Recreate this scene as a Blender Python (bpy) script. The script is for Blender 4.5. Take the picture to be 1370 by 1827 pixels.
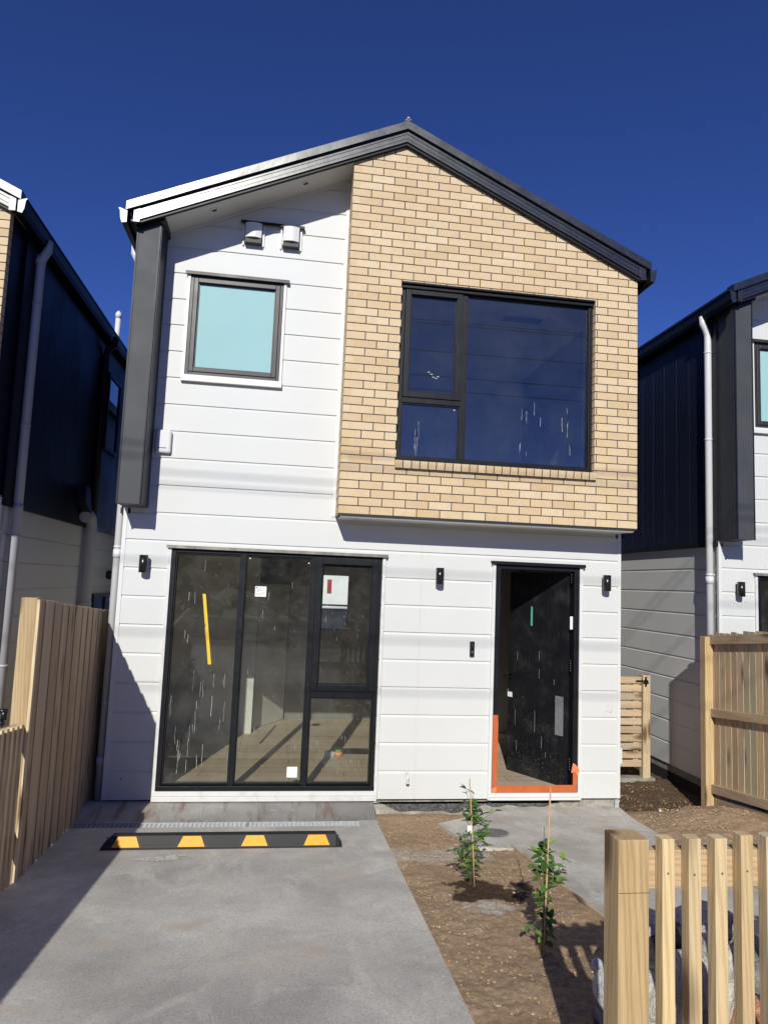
import bpy, bmesh, math, random
from mathutils import Vector, Matrix, noise
random.seed(7)
R_ = math.radians
S = bpy.context.scene
for o in list(bpy.data.objects): bpy.data.objects.remove(o)
COL = S.collection

# ------------------------------------------------------------------ camera
CP = Vector((1.5924, -7.3401, 2.1813)); YAW, PIT, ROL = -0.1419, 0.1041, 0.0397
fwd = Vector((-math.sin(YAW)*math.cos(PIT), math.cos(YAW)*math.cos(PIT), math.sin(PIT)))
rt = Vector((math.cos(YAW), math.sin(YAW), 0)); up = rt.cross(fwd)
r2 = rt*math.cos(ROL)+up*math.sin(ROL); u2 = up*math.cos(ROL)-rt*math.sin(ROL)
cd = bpy.data.cameras.new('camera'); cam = bpy.data.objects.new('camera', cd); COL.objects.link(cam)
cam.matrix_world = Matrix(((r2.x, u2.x, -fwd.x, CP.x), (r2.y, u2.y, -fwd.y, CP.y), (r2.z, u2.z, -fwd.z, CP.z), (0, 0, 0, 1)))
cd.sensor_fit = 'VERTICAL'; cd.sensor_height = 36; cd.lens = 1246.5/1827*36
cd.clip_start = 0.05; cd.clip_end = 2000
S.camera = cam
# ------------------------------------------------------------------ world and sun
SUNV = Vector((0.25, 1.0, -0.60)).normalized()
EL = math.asin(-SUNV.z); ROT = math.atan2(-SUNV.x, -SUNV.y)
w = bpy.data.worlds.new('World'); S.world = w; w.use_nodes = True
nt = w.node_tree; bg = nt.nodes['Background']
sky = nt.nodes.new('ShaderNodeTexSky'); sky.sky_type = 'NISHITA'; sky.sun_disc = False
sky.sun_elevation = EL; sky.sun_rotation = ROT
sky.air_density = 0.55; sky.dust_density = 0.0; sky.ozone_density = 5.0; sky.altitude = 800
tintn = nt.nodes.new('ShaderNodeMix'); tintn.data_type = 'RGBA'; tintn.blend_type = 'MULTIPLY'; tintn.inputs[0].default_value = 1; tintn.inputs[7].default_value = (.54, .665, 1.13, 1)
nt.links.new(sky.outputs[0], tintn.inputs[6]); nt.links.new(tintn.outputs[2], bg.inputs[0]); bg.inputs[1].default_value = 0.11
sd = bpy.data.lights.new('sun', 'SUN'); sd.energy = 4.5; sd.angle = R_(0.53); sd.color = (1.0, 0.978, 0.885)
sun = bpy.data.objects.new('sun', sd); COL.objects.link(sun)
sun.rotation_euler = (-SUNV).to_track_quat('Z', 'Y').to_euler(); sun.location = (-5, -20, 20)
S.view_settings.view_transform = 'Standard'; S.view_settings.look = 'None'
S.view_settings.exposure = 0.0; S.view_settings.gamma = 1
S.render.engine = 'CYCLES'
S.cycles.max_bounces = 8; S.cycles.transparent_max_bounces = 16

# ------------------------------------------------------------------ materials
MATS = {}
class NB:
    def __init__(s, name):
        s.m = bpy.data.materials.new(name); s.m.use_nodes = True; s.t = s.m.node_tree
        s.b = s.t.nodes['Principled BSDF']; s.out = s.t.nodes['Material Output']; MATS[name] = s.m
    def n(s, ty, **k):
        x = s.t.nodes.new(ty)
        for a, v in k.items():
            if a.startswith('i_'): x.inputs[a[2:].replace('_', ' ')].default_value = v
            else: setattr(x, a, v)
        return x
    def l(s, a, b): s.t.links.new(a, b)
    def coord(s, scale=(1, 1, 1), rnd=False):
        g = s.n('ShaderNodeTexCoord'); mp = s.n('ShaderNodeMapping'); mp.inputs['Scale'].default_value = scale
        s.l(g.outputs['Object'], mp.inputs['Vector'])
        if rnd:
            at = s.n('ShaderNodeAttribute'); at.attribute_name = 'rnd'
            ml = s.n('ShaderNodeVectorMath', operation='MULTIPLY'); ml.inputs[1].default_value = (37, 53, 71)
            s.l(at.outputs['Vector'], ml.inputs[0])
            ad = s.n('ShaderNodeVectorMath', operation='ADD'); s.l(mp.outputs[0], ad.inputs[0]); s.l(ml.outputs[0], ad.inputs[1])
            return ad.outputs[0]
        return mp.outputs[0]
    def noise(s, vec, scale, detail=4, rough=.55, dist=0):
        x = s.n('ShaderNodeTexNoise'); x.inputs['Scale'].default_value = scale; x.inputs['Detail'].default_value = detail
        x.inputs['Roughness'].default_value = rough; x.inputs['Distortion'].default_value = dist
        s.l(vec, x.inputs['Vector']); return x.outputs['Fac']
    def ramp(s, fac, stops):
        x = s.n('ShaderNodeValToRGB'); e = x.color_ramp.elements
        while len(e) < len(stops): e.new(.5)
        for i, (p, c) in enumerate(stops):
            e[i].position = p; e[i].color = (c, c, c, 1) if isinstance(c, (int, float)) else (*c, 1)
        s.l(fac, x.inputs[0]); return x.outputs[0]
    def mix(s, fac, a, b, mode='MIX'):
        x = s.n('ShaderNodeMix', data_type='RGBA', blend_type=mode)
        for sock, v in ((x.inputs[0], fac), (x.inputs[6], a), (x.inputs[7], b)):
            if isinstance(v, (int, float)): sock.default_value = v
            elif isinstance(v, tuple): sock.default_value = (*v, 1)
            else: s.l(v, sock)
        return x.outputs[2]
    def bump(s, h, dist, strength=1.0):
        x = s.n('ShaderNodeBump'); x.inputs['Distance'].default_value = dist; x.inputs['Strength'].default_value = strength
        s.l(h, x.inputs['Height']); s.l(x.outputs[0], s.b.inputs['Normal']); return x
    def base(s, c):
        if isinstance(c, tuple): s.b.inputs['Base Color'].default_value = (*c, 1)
        else: s.l(c, s.b.inputs['Base Color'])
    def rough(s, v):
        if isinstance(v, (int, float)): s.b.inputs['Roughness'].default_value = v
        else: s.l(v, s.b.inputs['Roughness'])

def paint(name, c, rough=.5, var=.06, scale=1.3, bump=0, spec=.5, metallic=0):
    b = NB(name); v = b.coord()
    n1 = b.noise(v, scale, 5, .6)
    lo = tuple(x*(1-var) for x in c); hi = tuple(min(1, x*(1+var)) for x in c)
    b.base(b.ramp(n1, [(.3, lo), (.7, hi)])); b.rough(b.ramp(n1, [(.3, max(0, rough-.06)), (.7, min(1, rough+.06))]))
    b.b.inputs['Specular IOR Level'].default_value = spec; b.b.inputs['Metallic'].default_value = metallic
    if bump: b.bump(b.noise(v, 60, 3), bump)
    return b.m

# weatherboard white with faint dust
b = NB('white_board'); v = b.coord()
n1 = b.noise(v, .9, 6, .6); n2 = b.noise(b.coord((1, 1, 6)), 3, 4); n3 = b.noise(v, 240, 2)
c = b.ramp(n1, [(.3, (.61, .615, .605)), (.7, (.64, .645, .635))])
c = b.mix(b.ramp(n2, [(.55, 0), (.8, .25)]), c, (.58, .57, .55))
b.base(c); b.rough(.55); b.bump(n3, .0004, .5)
b = NB('grey_board'); v = b.coord(); n1 = b.noise(v, .9, 6, .6)
b.base(b.ramp(n1, [(.3, (.62, .62, .61)), (.7, (.68, .68, .67))])); b.rough(.55)
paint('white_trim', (.68, .68, .67), .42, .03)
paint('white_plastic', (.66, .66, .67), .32, .03)
b = NB('grimy_sill'); v = b.coord((1, 1, 1)); n1 = b.noise(v, 9, 6, .7)
b.base(b.mix(b.ramp(n1, [(.5, 0), (.75, .6)]), (.67, .67, .66), (.45, .41, .36))); b.rough(.4)
paint('navy_panel', (.009, .012, .025), .48, .12, 2.0, spec=.30)
paint('dark_flashing', (.010, .011, .014), .45, .1, spec=.25)
b = NB('charcoal_steel'); v = b.coord(); n1 = b.noise(v, 2.2, 5, .6); n2 = b.noise(v, 9, 3)
b.base(b.ramp(n1, [(.3, (.008, .009, .015)), (.7, (.012, .013, .020))])); b.rough(b.ramp(n2, [(.3, .31), (.7, .38)]))
b.b.inputs['Specular IOR Level'].default_value = 1.0
b.bump(n1, .02, .12)
b = NB('charcoal_column'); v = b.coord(); n1 = b.noise(v, 3, 6, .65); n2 = b.noise(v, 400, 2)
b.base(b.ramp(n1, [(.25, (.044, .046, .053)), (.75, (.058, .060, .067))])); b.rough(b.ramp(n1, [(.3, .56), (.7, .68)])); b.bump(n2, .0006, .6)
b.b.inputs['Specular IOR Level'].default_value = .45
b = NB('black_aluminium'); v = b.coord(); n1 = b.noise(v, 7, 6, .7); n2 = b.noise(v, 60, 3, .6)
c = b.mix(b.ramp(n2, [(.66, 0), (.72, .35)]), (.007, .008, .011), (.15, .15, .15))
b.base(c); b.rough(b.ramp(n1, [(.3, .36), (.7, .55)])); b.b.inputs['Specular IOR Level'].default_value = .3
paint('brown_aluminium', (.034, .031, .031), .42, .15, 5, spec=.45)
paint('bronze_flashing', (.26, .24, .21), .4, .3, 12, metallic=.3)
paint('soffit_paint', (.62, .62, .60), .6, .04)
paint('black_lamp', (.010, .010, .012), .28, .1, spec=.6)
paint('dark_louvre', (.05, .05, .05), .6)
paint('galvanised', (.50, .51, .52), .5, .2, 30, metallic=.25)
paint('lilac_pipe', (.46, .46, .50), .35, .03)
paint('grout_shadow', (.01, .01, .01), .9)
paint('ceiling_paint', (.62, .62, .60), .8)
b = NB('interior_wall'); v = b.coord(); n1 = b.noise(v, 1.5, 5)
b.base(b.ramp(n1, [(.3, (.64, .61, .53)), (.7, (.70, .67, .59))])); b.rough(.85)
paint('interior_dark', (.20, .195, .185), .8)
paint('interior_door', (.60, .60, .57), .5)
paint('jamb_timber', (.42, .22, .08), .6, .2, 8)
# brick
b = NB('cream_brick'); v = b.coord(rnd=True); at = b.n('ShaderNodeAttribute'); at.attribute_name = 'rnd'
sep = b.n('ShaderNodeSeparateXYZ'); b.l(at.outputs['Vector'], sep.inputs[0])
c = b.ramp(sep.outputs[0], [(0, (.59, .43, .25)), (.2, (.635, .475, .29)), (.7, (.67, .515, .325)), (1, (.70, .555, .365))])
n1 = b.noise(v, 14, 4); c = b.mix(b.ramp(n1, [(.45, 0), (.8, .35)]), c, (.50, .36, .21))
n2 = b.noise(v, 260, 2, .5); c = b.mix(b.ramp(n2, [(.60, 0), (.68, .55)]), c, (.25, .16, .09))
b.base(c); b.rough(.85); b.bump(b.noise(v, 180, 3), .0015, .6)
b = NB('brick_mortar'); v = b.coord(); n1 = b.noise(v, 40, 4)
b.base(b.ramp(n1, [(.3, (.055, .045, .040)), (.7, (.10, .082, .075))])); b.rough(.95)
# glass
def glass(name, tint, base_refl, rough=0.0, dirt=.03):
    b = NB(name); t = b.t
    tr = b.n('ShaderNodeBsdfTransparent'); tr.inputs[0].default_value = (*tint, 1)
    gl = b.n('ShaderNodeBsdfGlossy'); gl.inputs['Roughness'].default_value = rough
    df = b.n('ShaderNodeBsdfDiffuse'); df.inputs[0].default_value = (.5, .5, .48, 1)
    lw = b.n('ShaderNodeLayerWeight'); lw.inputs[0].default_value = .5
    pw = b.n('ShaderNodeMath', operation='POWER'); b.l(lw.outputs['Facing'], pw.inputs[0]); pw.inputs[1].default_value = 5
    fr = b.n('ShaderNodeMath', operation='MULTIPLY_ADD'); b.l(pw.outputs[0], fr.inputs[0]); fr.inputs[1].default_value = 1-base_refl; fr.inputs[2].default_value = base_refl
    ms = b.n('ShaderNodeMixShader'); b.l(fr.outputs[0], ms.inputs[0]); b.l(tr.outputs[0], ms.inputs[1]); b.l(gl.outputs[0], ms.inputs[2])
    v = b.coord(); n1 = b.noise(v, 3, 8, .7); n2 = b.noise(v, 90, 2)
    d1 = b.ramp(n1, [(.4, dirt*.3), (.75, dirt*1.6)]); d2 = b.ramp(n2, [(.70, 0), (.74, .25)])
    mx = b.n('ShaderNodeMath', operation='MAXIMUM'); b.l(d1, mx.inputs[0]); b.l(d2, mx.inputs[1])
    m2 = b.n('ShaderNodeMixShader'); b.l(mx.outputs[0], m2.inputs[0]); b.l(ms.outputs[0], m2.inputs[1]); b.l(df.outputs[0], m2.inputs[2])
    b.l(m2.outputs[0], b.out.inputs[0])
    return b.m
glass('clear_glass', (.93, .94, .91), .045, 0, .035)
glass('upper_glass', (.80, .84, .86), .12, 0, .015)
b = NB('frosted_glass'); v = b.coord(); n1 = b.noise(v, 2, 3)
b.base(b.ramp(n1, [(.3, (.33, .535, .545)), (.7, (.35, .56, .57))])); b.rough(.10); b.b.inputs['Specular IOR Level'].default_value = .4
# timber
def wood(name, dark, light, axis=2, green=0.0, rough=.75):
    b = NB(name); sc = [22, 22, 22]; sc[axis] = 1.1
    v = b.coord(tuple(sc), rnd=True)
    n0 = b.noise(v, .55, 3, .5, .6)
    wv = b.n('ShaderNodeTexWave'); wv.wave_type = 'BANDS'; wv.bands_direction = 'DIAGONAL'
    wv.inputs['Scale'].default_value = 1.3; wv.inputs['Distortion'].default_value = 7; wv.inputs['Detail'].default_value = 3; wv.inputs['Detail Scale'].default_value = .8
    b.l(v, wv.inputs['Vector'])
    n2 = b.noise(v, 5, 3)
    c = b.ramp(n0, [(.3, dark), (.7, light)])
    dk = tuple(x*.62 for x in dark)
    c = b.mix(b.ramp(wv.outputs['Fac'], [(.5, 0), (.95, .45)]), c, dk)
    c = b.mix(b.ramp(b.noise(v, 2.6, 6, .75, .3), [(.48, 0), (.72, .5)]), c, dk)
    at = b.n('ShaderNodeAttribute'); at.attribute_name = 'rnd'; sep = b.n('ShaderNodeSeparateXYZ'); b.l(at.outputs['Vector'], sep.inputs[0])
    hs = b.n('ShaderNodeHueSaturation'); b.l(c, hs.inputs['Color'])
    b.l(b.ramp(sep.outputs[0], [(0, .82), (1, 1.12)]), hs.inputs['Value']); b.l(b.ramp(sep.outputs[1], [(0, .76), (1, .94)]), hs.inputs['Saturation'])
    c = hs.outputs[0]
    if green: c = b.mix(b.ramp(sep.outputs[2], [(.8, 0), (.88, green)]), c, (.40, .38, .23))
    # knots
    sc2 = [9, 9, 9]; sc2[axis] = 2.6
    vo = b.n('ShaderNodeTexVoronoi'); vo.inputs['Scale'].default_value = .62; b.l(b.coord(tuple(sc2), rnd=True), vo.inputs['Vector'])
    c = b.mix(b.ramp(vo.outputs['Distance'], [(.10, .9), (.26, 0)]), c, (.10, .05, .02))
    b.base(c); b.rough(rough); b.bump(n2, .0012, .6); return b.m
wood('fence_pine', (.50, .32, .125), (.66, .46, .215), 2, .0)
wood('paling_pine', (.44, .29, .145), (.58, .40, .22), 2, .0)
wood('paling_green', (.50, .345, .17), (.64, .46, .245), 2, .6)
wood('picket_pine', (.62, .43, .19), (.76, .56, .28), 2, 0)
wood('rail_pine_y', (.42, .28, .14), (.54, .38, .20), 1, 0)
wood('rail_pine_x', (.55, .36, .17), (.64, .45, .24), 0, 0)
wood('slat_pine_x', (.50, .34, .19), (.62, .45, .27), 0, 0)
b = NB('floor_timber'); v = b.coord((9, .8, 1), rnd=False)
n1 = b.noise(v, 2.2, 5, .6); wv = b.n('ShaderNodeTexBrick'); wv.inputs['Scale'].default_value = 1.0
wv.inputs['Color1'].default_value = (.42, .33, .24, 1); wv.inputs['Color2'].default_value = (.50, .40, .30, 1); wv.inputs['Mortar'].default_value = (.10, .07, .05, 1)
wv.inputs['Mortar Size'].default_value = .004; wv.inputs['Brick Width'].default_value = 1.2; wv.inputs['Row Height'].default_value = .18
b.l(b.coord(), wv.inputs['Vector'])
c = b.mix(b.ramp(n1, [(.35, .0), (.7, .45)]), wv.outputs[0], (.30, .22, .155))
n3 = b.noise(b.coord(), 1.8, 6, .7); c = b.mix(b.ramp(n3, [(.45, 0), (.7, .45)]), c, (.58, .51, .43))
b.base(c); b.rough(.6)
# concrete
def concrete(name, lo, hi, stain=True, sc=1.0):
    b = NB(name); v = b.coord()
    n1 = b.noise(v, .9*sc, 8, .62); n2 = b.noise(v, 4*sc, 8, .75); n3 = b.noise(v, 75, 4, .8); n4 = b.noise(v, 160, 2)
    c = b.ramp(n1, [(.38, tuple(x*.78 for x in lo)), (.5, lo), (.62, hi)])
    c = b.mix(b.ramp(b.noise(b.coord((1, .6, 1)), 2.1*sc, 7, .7, .8), [(.50, 0), (.62, .5)]), c, tuple(min(1, x*1.18) for x in hi))
    c = b.mix(b.ramp(n2, [(.48, 0), (.66, .45)]), c, tuple(x*.80 for x in lo))
    c = b.mix(b.ramp(n3, [(.36, .6), (.5, 0)]), c, tuple(x*.5 for x in lo))
    c = b.mix(b.ramp(n4, [(.60, 0), (.68, .5)]), c, tuple(min(1, x*1.5) for x in hi))
    if stain:
        n5 = b.noise(b.coord((1.2, 1.2, 1.2)), 1.5, 7, .7, .4)
        c = b.mix(b.ramp(n5, [(.55, 0), (.68, .55)]), c, (.48, .37, .27))
        n6 = b.noise(v, 2.7, 9, .75); c = b.mix(b.ramp(n6, [(.62, 0), (.70, .28)]), c, (.66, .64, .60))
    b.base(c); b.rough(.9); b.bump(n3, .003, .5); return b.m
concrete('driveway_concrete', (.465, .44, .405), (.585, .56, .515))
concrete('path_concrete', (.455, .43, .385), (.57, .54, .485), True, 1.4)
b = NB('apron_concrete'); v = b.coord()
n1 = b.noise(v, 3, 8, .65); n2 = b.noise(b.coord((6, 1.0, 1)), 1.2, 6, .6, .3); n3 = b.noise(v, 150, 3)
c = b.ramp(n1, [(.3, (.27, .26, .24)), (.7, (.44, .42, .39))])
c = b.mix(b.ramp(n2, [(.53, 0), (.66, .75)]), c, (.20, .105, .05))
c = b.mix(b.ramp(b.noise(v, 35, 3), [(.66, 0), (.69, .7)]), c, (.7, .69, .67))
b.base(c); b.rough(.9); b.bump(n3, .002, .5)
concrete('foundation_concrete', (.26, .245, .21), (.42, .39, .34), False, 3)
b = NB('bitumen'); v = b.coord(); n1 = b.noise(v, 60, 5, .8); n2 = b.noise(v, 14, 5, .7)
c = b.ramp(n1, [(.45, (.035, .036, .038)), (.72, (.22, .22, .22))]); b.base(c); b.rough(.7); b.bump(n2, .01, .6)
# soil
def soil(name, lo, hi, wet):
    b = NB(name); v = b.coord()
    n1 = b.noise(v, 2.2, 6, .65); n2 = b.noise(v, 30, 6, .8); n3 = b.noise(v, 130, 3, .7); n4 = b.noise(v, 95, 2, .5)
    c = b.ramp(n1, [(.3, lo), (.7, hi)])
    c = b.mix(b.ramp(n2, [(.4, .55), (.6, 0)]), c, tuple(x*.5 for x in lo))
    c = b.mix(b.ramp(n4, [(.66, 0), (.70, .85)]), c, (.52, .44, .34))
    at = b.n('ShaderNodeAttribute'); at.attribute_name = 'wet'
    sp = b.n('ShaderNodeSeparateXYZ'); b.l(at.outputs['Vector'], sp.inputs[0])
    c = b.mix(sp.outputs[0], c, b.mix(b.ramp(n2, [(.4, 0), (.6, 1)]), (.030, .018, .010), (.085, .052, .032)))
    c = b.mix(sp.outputs[1], c, b.mix(b.ramp(n4, [(.40, 0), (.56, 1)]), (.34, .27, .20), (.60, .56, .50)))
    b.base(c); b.rough(.95); b.b.inputs['Specular IOR Level'].default_value = .15
    mm = b.n('ShaderNodeMath', operation='ADD'); b.l(n2, mm.inputs[0]); b.l(n3, mm.inputs[1]); b.bump(mm.outputs[0], .010, .8)
    return b.m
soil('soil', (.39, .265, .165), (.52, .375, .245), 0)
paint('far_ground', (.20, .19, .15), .95, .3, .5)
paint('asphalt', (.05, .05, .052), .9, .2, 6)
b = NB('rubber'); v = b.coord(); vo = b.n('ShaderNodeTexChecker'); vo.inputs['Scale'].default_value = 85; b.l(v, vo.inputs[0])
b.base((.018, .018, .019)); b.rough(.55); b.bump(vo.outputs['Fac'], .003, .9)
paint('yellow_reflector', (.86, .36, .010), .45, .08, 20)
paint('orange_tape', (.50, .12, .035), .5, .12, 9)
paint('orange_tape_pale', (.86, .22, .10), .5, .1, 9)
paint('yellow_tape', (.78, .50, .03), .5, .05)
paint('grey_tape', (.20, .20, .205), .5, .1, 20)
paint('green_tape', (.10, .45, .33), .5)
paint('paper', (.80, .80, .78), .7); paint('ink', (.12, .12, .12), .7)
paint('splash_paint', (.46, .46, .44), .7)
b = NB('dusty_door'); v = b.coord(); n1 = b.noise(v, 55, 4, .7); n2 = b.noise(v, 4, 6, .7)
c = b.mix(b.ramp(n1, [(.66, 0), (.74, .45)]), (.008, .008, .010), (.22, .22, .22)); c = b.mix(b.ramp(n2, [(.5, 0), (.8, .08)]), c, (.3, .3, .3))
b.base(c); b.rough(b.ramp(n2, [(.3, .35), (.7, .6)])); b.b.inputs['Specular IOR Level'].default_value = .5
paint('bamboo', (.50, .33, .17), .6, .2, 15)
b = NB('leaf'); at = b.n('ShaderNodeAttribute'); at.attribute_name = 'rnd'; sp = b.n('ShaderNodeSeparateXYZ'); b.l(at.outputs['Vector'], sp.inputs[0])
b.base(b.ramp(sp.outputs[0], [(0, (.035, .085, .018)), (.7, (.07, .16, .03)), (1, (.20, .33, .05))])); b.rough(.35); b.b.inputs['Subsurface Weight'].default_value = 0
paint('stem', (.13, .15, .06), .7, .2, 30)
def sackmat(name, c1, c2):
    b = NB(name); v = b.coord(); n = b.noise(v, 7, 6, .7, .4)
    b.base(b.mix(b.ramp(n, [(.50, 0), (.60, 1)]), c1, c2)); b.rough(.55); b.bump(b.noise(v, 16, 6, .65, 1.0), .05, 1.0); return b.m
sackmat('sack_white', (.60, .57, .52), (.36, .31, .26)); sackmat('sack_dark', (.03, .03, .035), (.06, .06, .06))
sackmat('sack_orange', (.66, .30, .18), (.66, .60, .54)); sackmat('sack_grey', (.26, .26, .25), (.34, .32, .29))
b = NB('white_bag'); v = b.coord(); b.base((.80, .80, .82)); b.rough(.35); b.bump(b.noise(v, 26, 6, .7, 1.2), .05, 1.0)
paint('blue_drum', (.012, .02, .05), .5)
paint('tin_green', (.25, .42, .05), .4); paint('tin_orange', (.75, .25, .06), .4); paint('film', (.45, .46, .45), .3)
paint('tree_leaf_mass', (.04, .07, .02), .8, .5, 3); paint('shed_white', (.72, .74, .74), .5)
paint('wire_black', (.02, .02, .02), .5); paint('red_paint', (.30, .015, .02), .5)
paint('screw_grey', (.10, .10, .11), .4)

# ------------------------------------------------------------------ mesh builder
class MB:
    def __init__(s): s.v = []; s.f = []; s.r = []; s.mi = []; s.sm = []
    def add(s, vs, fs, m=0, rnd=None, smooth=False):
        if rnd is None: rnd = (random.random(), random.random(), random.random())
        o = len(s.v); s.v += [tuple(q) for q in vs]; s.r += [rnd]*len(vs)
        for f in fs: s.f.append([i+o for i in f]); s.mi.append(m); s.sm.append(smooth)
    def box(s, x0, x1, y0, y1, z0, z1, m=0, rnd=None, M=None):
        vs = [Vector((x, y, z)) for x in (x0, x1) for y in (y0, y1) for z in (z0, z1)]
        if M is not None: vs = [M @ q for q in vs]
        s.add(vs, [(0, 1, 3, 2), (4, 6, 7, 5), (0, 4, 5, 1), (2, 3, 7, 6), (0, 2, 6, 4), (1, 5, 7, 3)], m, rnd)
    def quad(s, a, b_, c, d, m=0, rnd=None): s.add([a, b_, c, d], [(0, 1, 2, 3)], m, rnd)
    def prism(s, poly, ax, a0, a1, m=0, rnd=None):
        n = len(poly)
        def P(p, a):
            return (p[0], a, p[1]) if ax == 'y' else ((a, p[0], p[1]) if ax == 'x' else (p[0], p[1], a))
        vs = [P(p, a0) for p in poly]+[P(p, a1) for p in poly]
        fs = [tuple(range(n)), tuple(range(2*n-1, n-1, -1))]+[(i, i+n, (i+1) % n+n, (i+1) % n) for i in range(n)]
        s.add(vs, fs, m, rnd)
    def tube(s, pts, r, n=12, m=0, caps=True, rnd=None):
        pts = [Vector(p) for p in pts]; rs = r if isinstance(r, (list, tuple)) else [r]*len(pts)
        vs = []; prev = None
        for i, p in enumerate(pts):
            d = (pts[min(i+1, len(pts)-1)]-pts[max(i-1, 0)]).normalized()
            if prev is None:
                a = Vector((1, 0, 0)) if abs(d.x) < .9 else Vector((0, 1, 0))
                e1 = (a-d*a.dot(d)).normalized()
            else: e1 = (prev-d*prev.dot(d)).normalized()
            prev = e1; e2 = d.cross(e1)
            for k in range(n):
                t = 2*math.pi*k/n; vs.append(p+(e1*math.cos(t)+e2*math.sin(t))*rs[i])
        fs = [(i*n+k, i*n+(k+1) % n, (i+1)*n+(k+1) % n, (i+1)*n+k) for i in range(len(pts)-1) for k in range(n)]
        s.add(vs, fs, m, rnd, True)
        if caps:
            o = len(s.v)-len(vs)
            s.f.append([o+k for k in range(n)][::-1]); s.mi.append(m); s.sm.append(False)
            s.f.append([o+(len(pts)-1)*n+k for k in range(n)]); s.mi.append(m); s.sm.append(False)
    def clip(s, co, no):
        bm = s.bm(); geom = bm.verts[:]+bm.edges[:]+bm.faces[:]
        bmesh.ops.bisect_plane(bm, geom=geom, plane_co=co, plane_no=no, clear_outer=True)
        lay = bm.verts.layers.float_vector.get('rnd'); s.v = []; s.f = []; s.r = []; s.mi = []; s.sm = []
        bm.verts.index_update()
        for q in bm.verts: s.v.append(tuple(q.co)); s.r.append(tuple(q[lay]))
        for f in bm.faces: s.f.append([q.index for q in f.verts]); s.mi.append(f.material_index); s.sm.append(f.smooth)
        bm.free(); return s
    def bm(s):
        bm = bmesh.new(); lay = bm.verts.layers.float_vector.new('rnd')
        vs = []
        for q, r in zip(s.v, s.r): a = bm.verts.new(q); a[lay] = r; vs.append(a)
        for f, m, sm in zip(s.f, s.mi, s.sm):
            try: ff = bm.faces.new([vs[i] for i in f]); ff.material_index = m; ff.smooth = sm
            except ValueError: pass
        return bm
    def build(s, name, mats, parent=None, bevel=0, **tags):
        bm = s.bm(); bmesh.ops.recalc_face_normals(bm, faces=bm.faces)
        me = bpy.data.meshes.new(name); bm.to_mesh(me); bm.free()
        for m in (mats if isinstance(mats, (list, tuple)) else [mats]): me.materials.append(MATS[m])
        o = bpy.data.objects.new(name, me); COL.objects.link(o)
        if parent is not None: o.parent = parent
        if bevel:
            bv = o.modifiers.new('bevel', 'BEVEL'); bv.width = bevel; bv.segments = 2; bv.limit_method = 'ANGLE'
        for k, val in tags.items(): o[k] = val
        return o
def one(name, mat, parent=None, bevel=0, boxes=(), **tags):
    m = MB()
    for q in boxes: m.box(*q)
    return m.build(name, mat, parent, bevel, **tags)
def thing(name, label, cat, loc=(0, 0, 0), group=None):
    o = bpy.data.objects.new(name, None); COL.objects.link(o); o.location = loc; o.empty_display_size = .3
    o['label'] = label; o['category'] = cat
    if group: o['group'] = group
    return o
def copy_tree(o, parent=None):
    c = o.copy(); COL.objects.link(c); c.parent = parent
    for ch in list(o.children): copy_tree(ch, c)
    return c
def rects(u0, u1, v0, v1, holes):
    """rectangle minus rectangular holes -> list of rectangles"""
    out = [(u0, u1, v0, v1)]
    for (a, b_, c, d) in holes:
        nx = []
        for (x0, x1, z0, z1) in out:
            if b_ <= x0 or a >= x1 or d <= z0 or c >= z1: nx.append((x0, x1, z0, z1)); continue
            if a > x0: nx.append((x0, a, z0, z1))
            if b_ < x1: nx.append((b_, x1, z0, z1))
            m0, m1 = max(a, x0), min(b_, x1)
            if c > z0: nx.append((m0, m1, z0, c))
            if d < z1: nx.append((m0, m1, d, z1))
        out = nx
    return out
P = 0.2833
PROF = [(0, 0), (P-.030, 0), (P-.012, .011), (P-.0001, .011)]
def hboards(mb, mp, u0, u1, z0, z1, holes=(), joints=(), m=0):
    k0 = int(math.floor(z0/P+1e-6)); k1 = int(math.ceil(z1/P-1e-6))
    us = [u0]+sorted(joints)+[u1]
    for k in range(k0, k1):
        for i in range(len(us)-1):
            a = us[i]+(.0012 if i else 0); bb = us[i+1]-(.0012 if i < len(us)-2 else 0)
            for (x0, x1, q0, q1) in rects(a, bb, max(z0, k*P), min(z1, (k+1)*P), holes):
                zs = sorted({q0, q1, *[k*P+t for t, _ in PROF if q0 < k*P+t < q1]})
                def dep(z):
                    t = z-k*P
                    for (t0, d0), (t1, d1) in zip(PROF, PROF[1:]):
                        if t <= t1+1e-9: return d0+(d1-d0)*(t-t0)/(t1-t0)
                    return PROF[-1][1]
                rn = (random.random(), 0, 0)
                for za, zb_ in zip(zs, zs[1:]): mb.quad(mp(x0, dep(za), za), mp(x1, dep(za), za), mp(x1, dep(zb_), zb_), mp(x0, dep(zb_), zb_), m, rn)
                if abs(q0-k*P) < 1e-6: mb.quad(mp(x0, 0, q0), mp(x1, 0, q0), mp(x1, .02, q0), mp(x0, .02, q0), m, rn)
                if abs(q1-(k+1)*P) < 1e-3: pass
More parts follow.
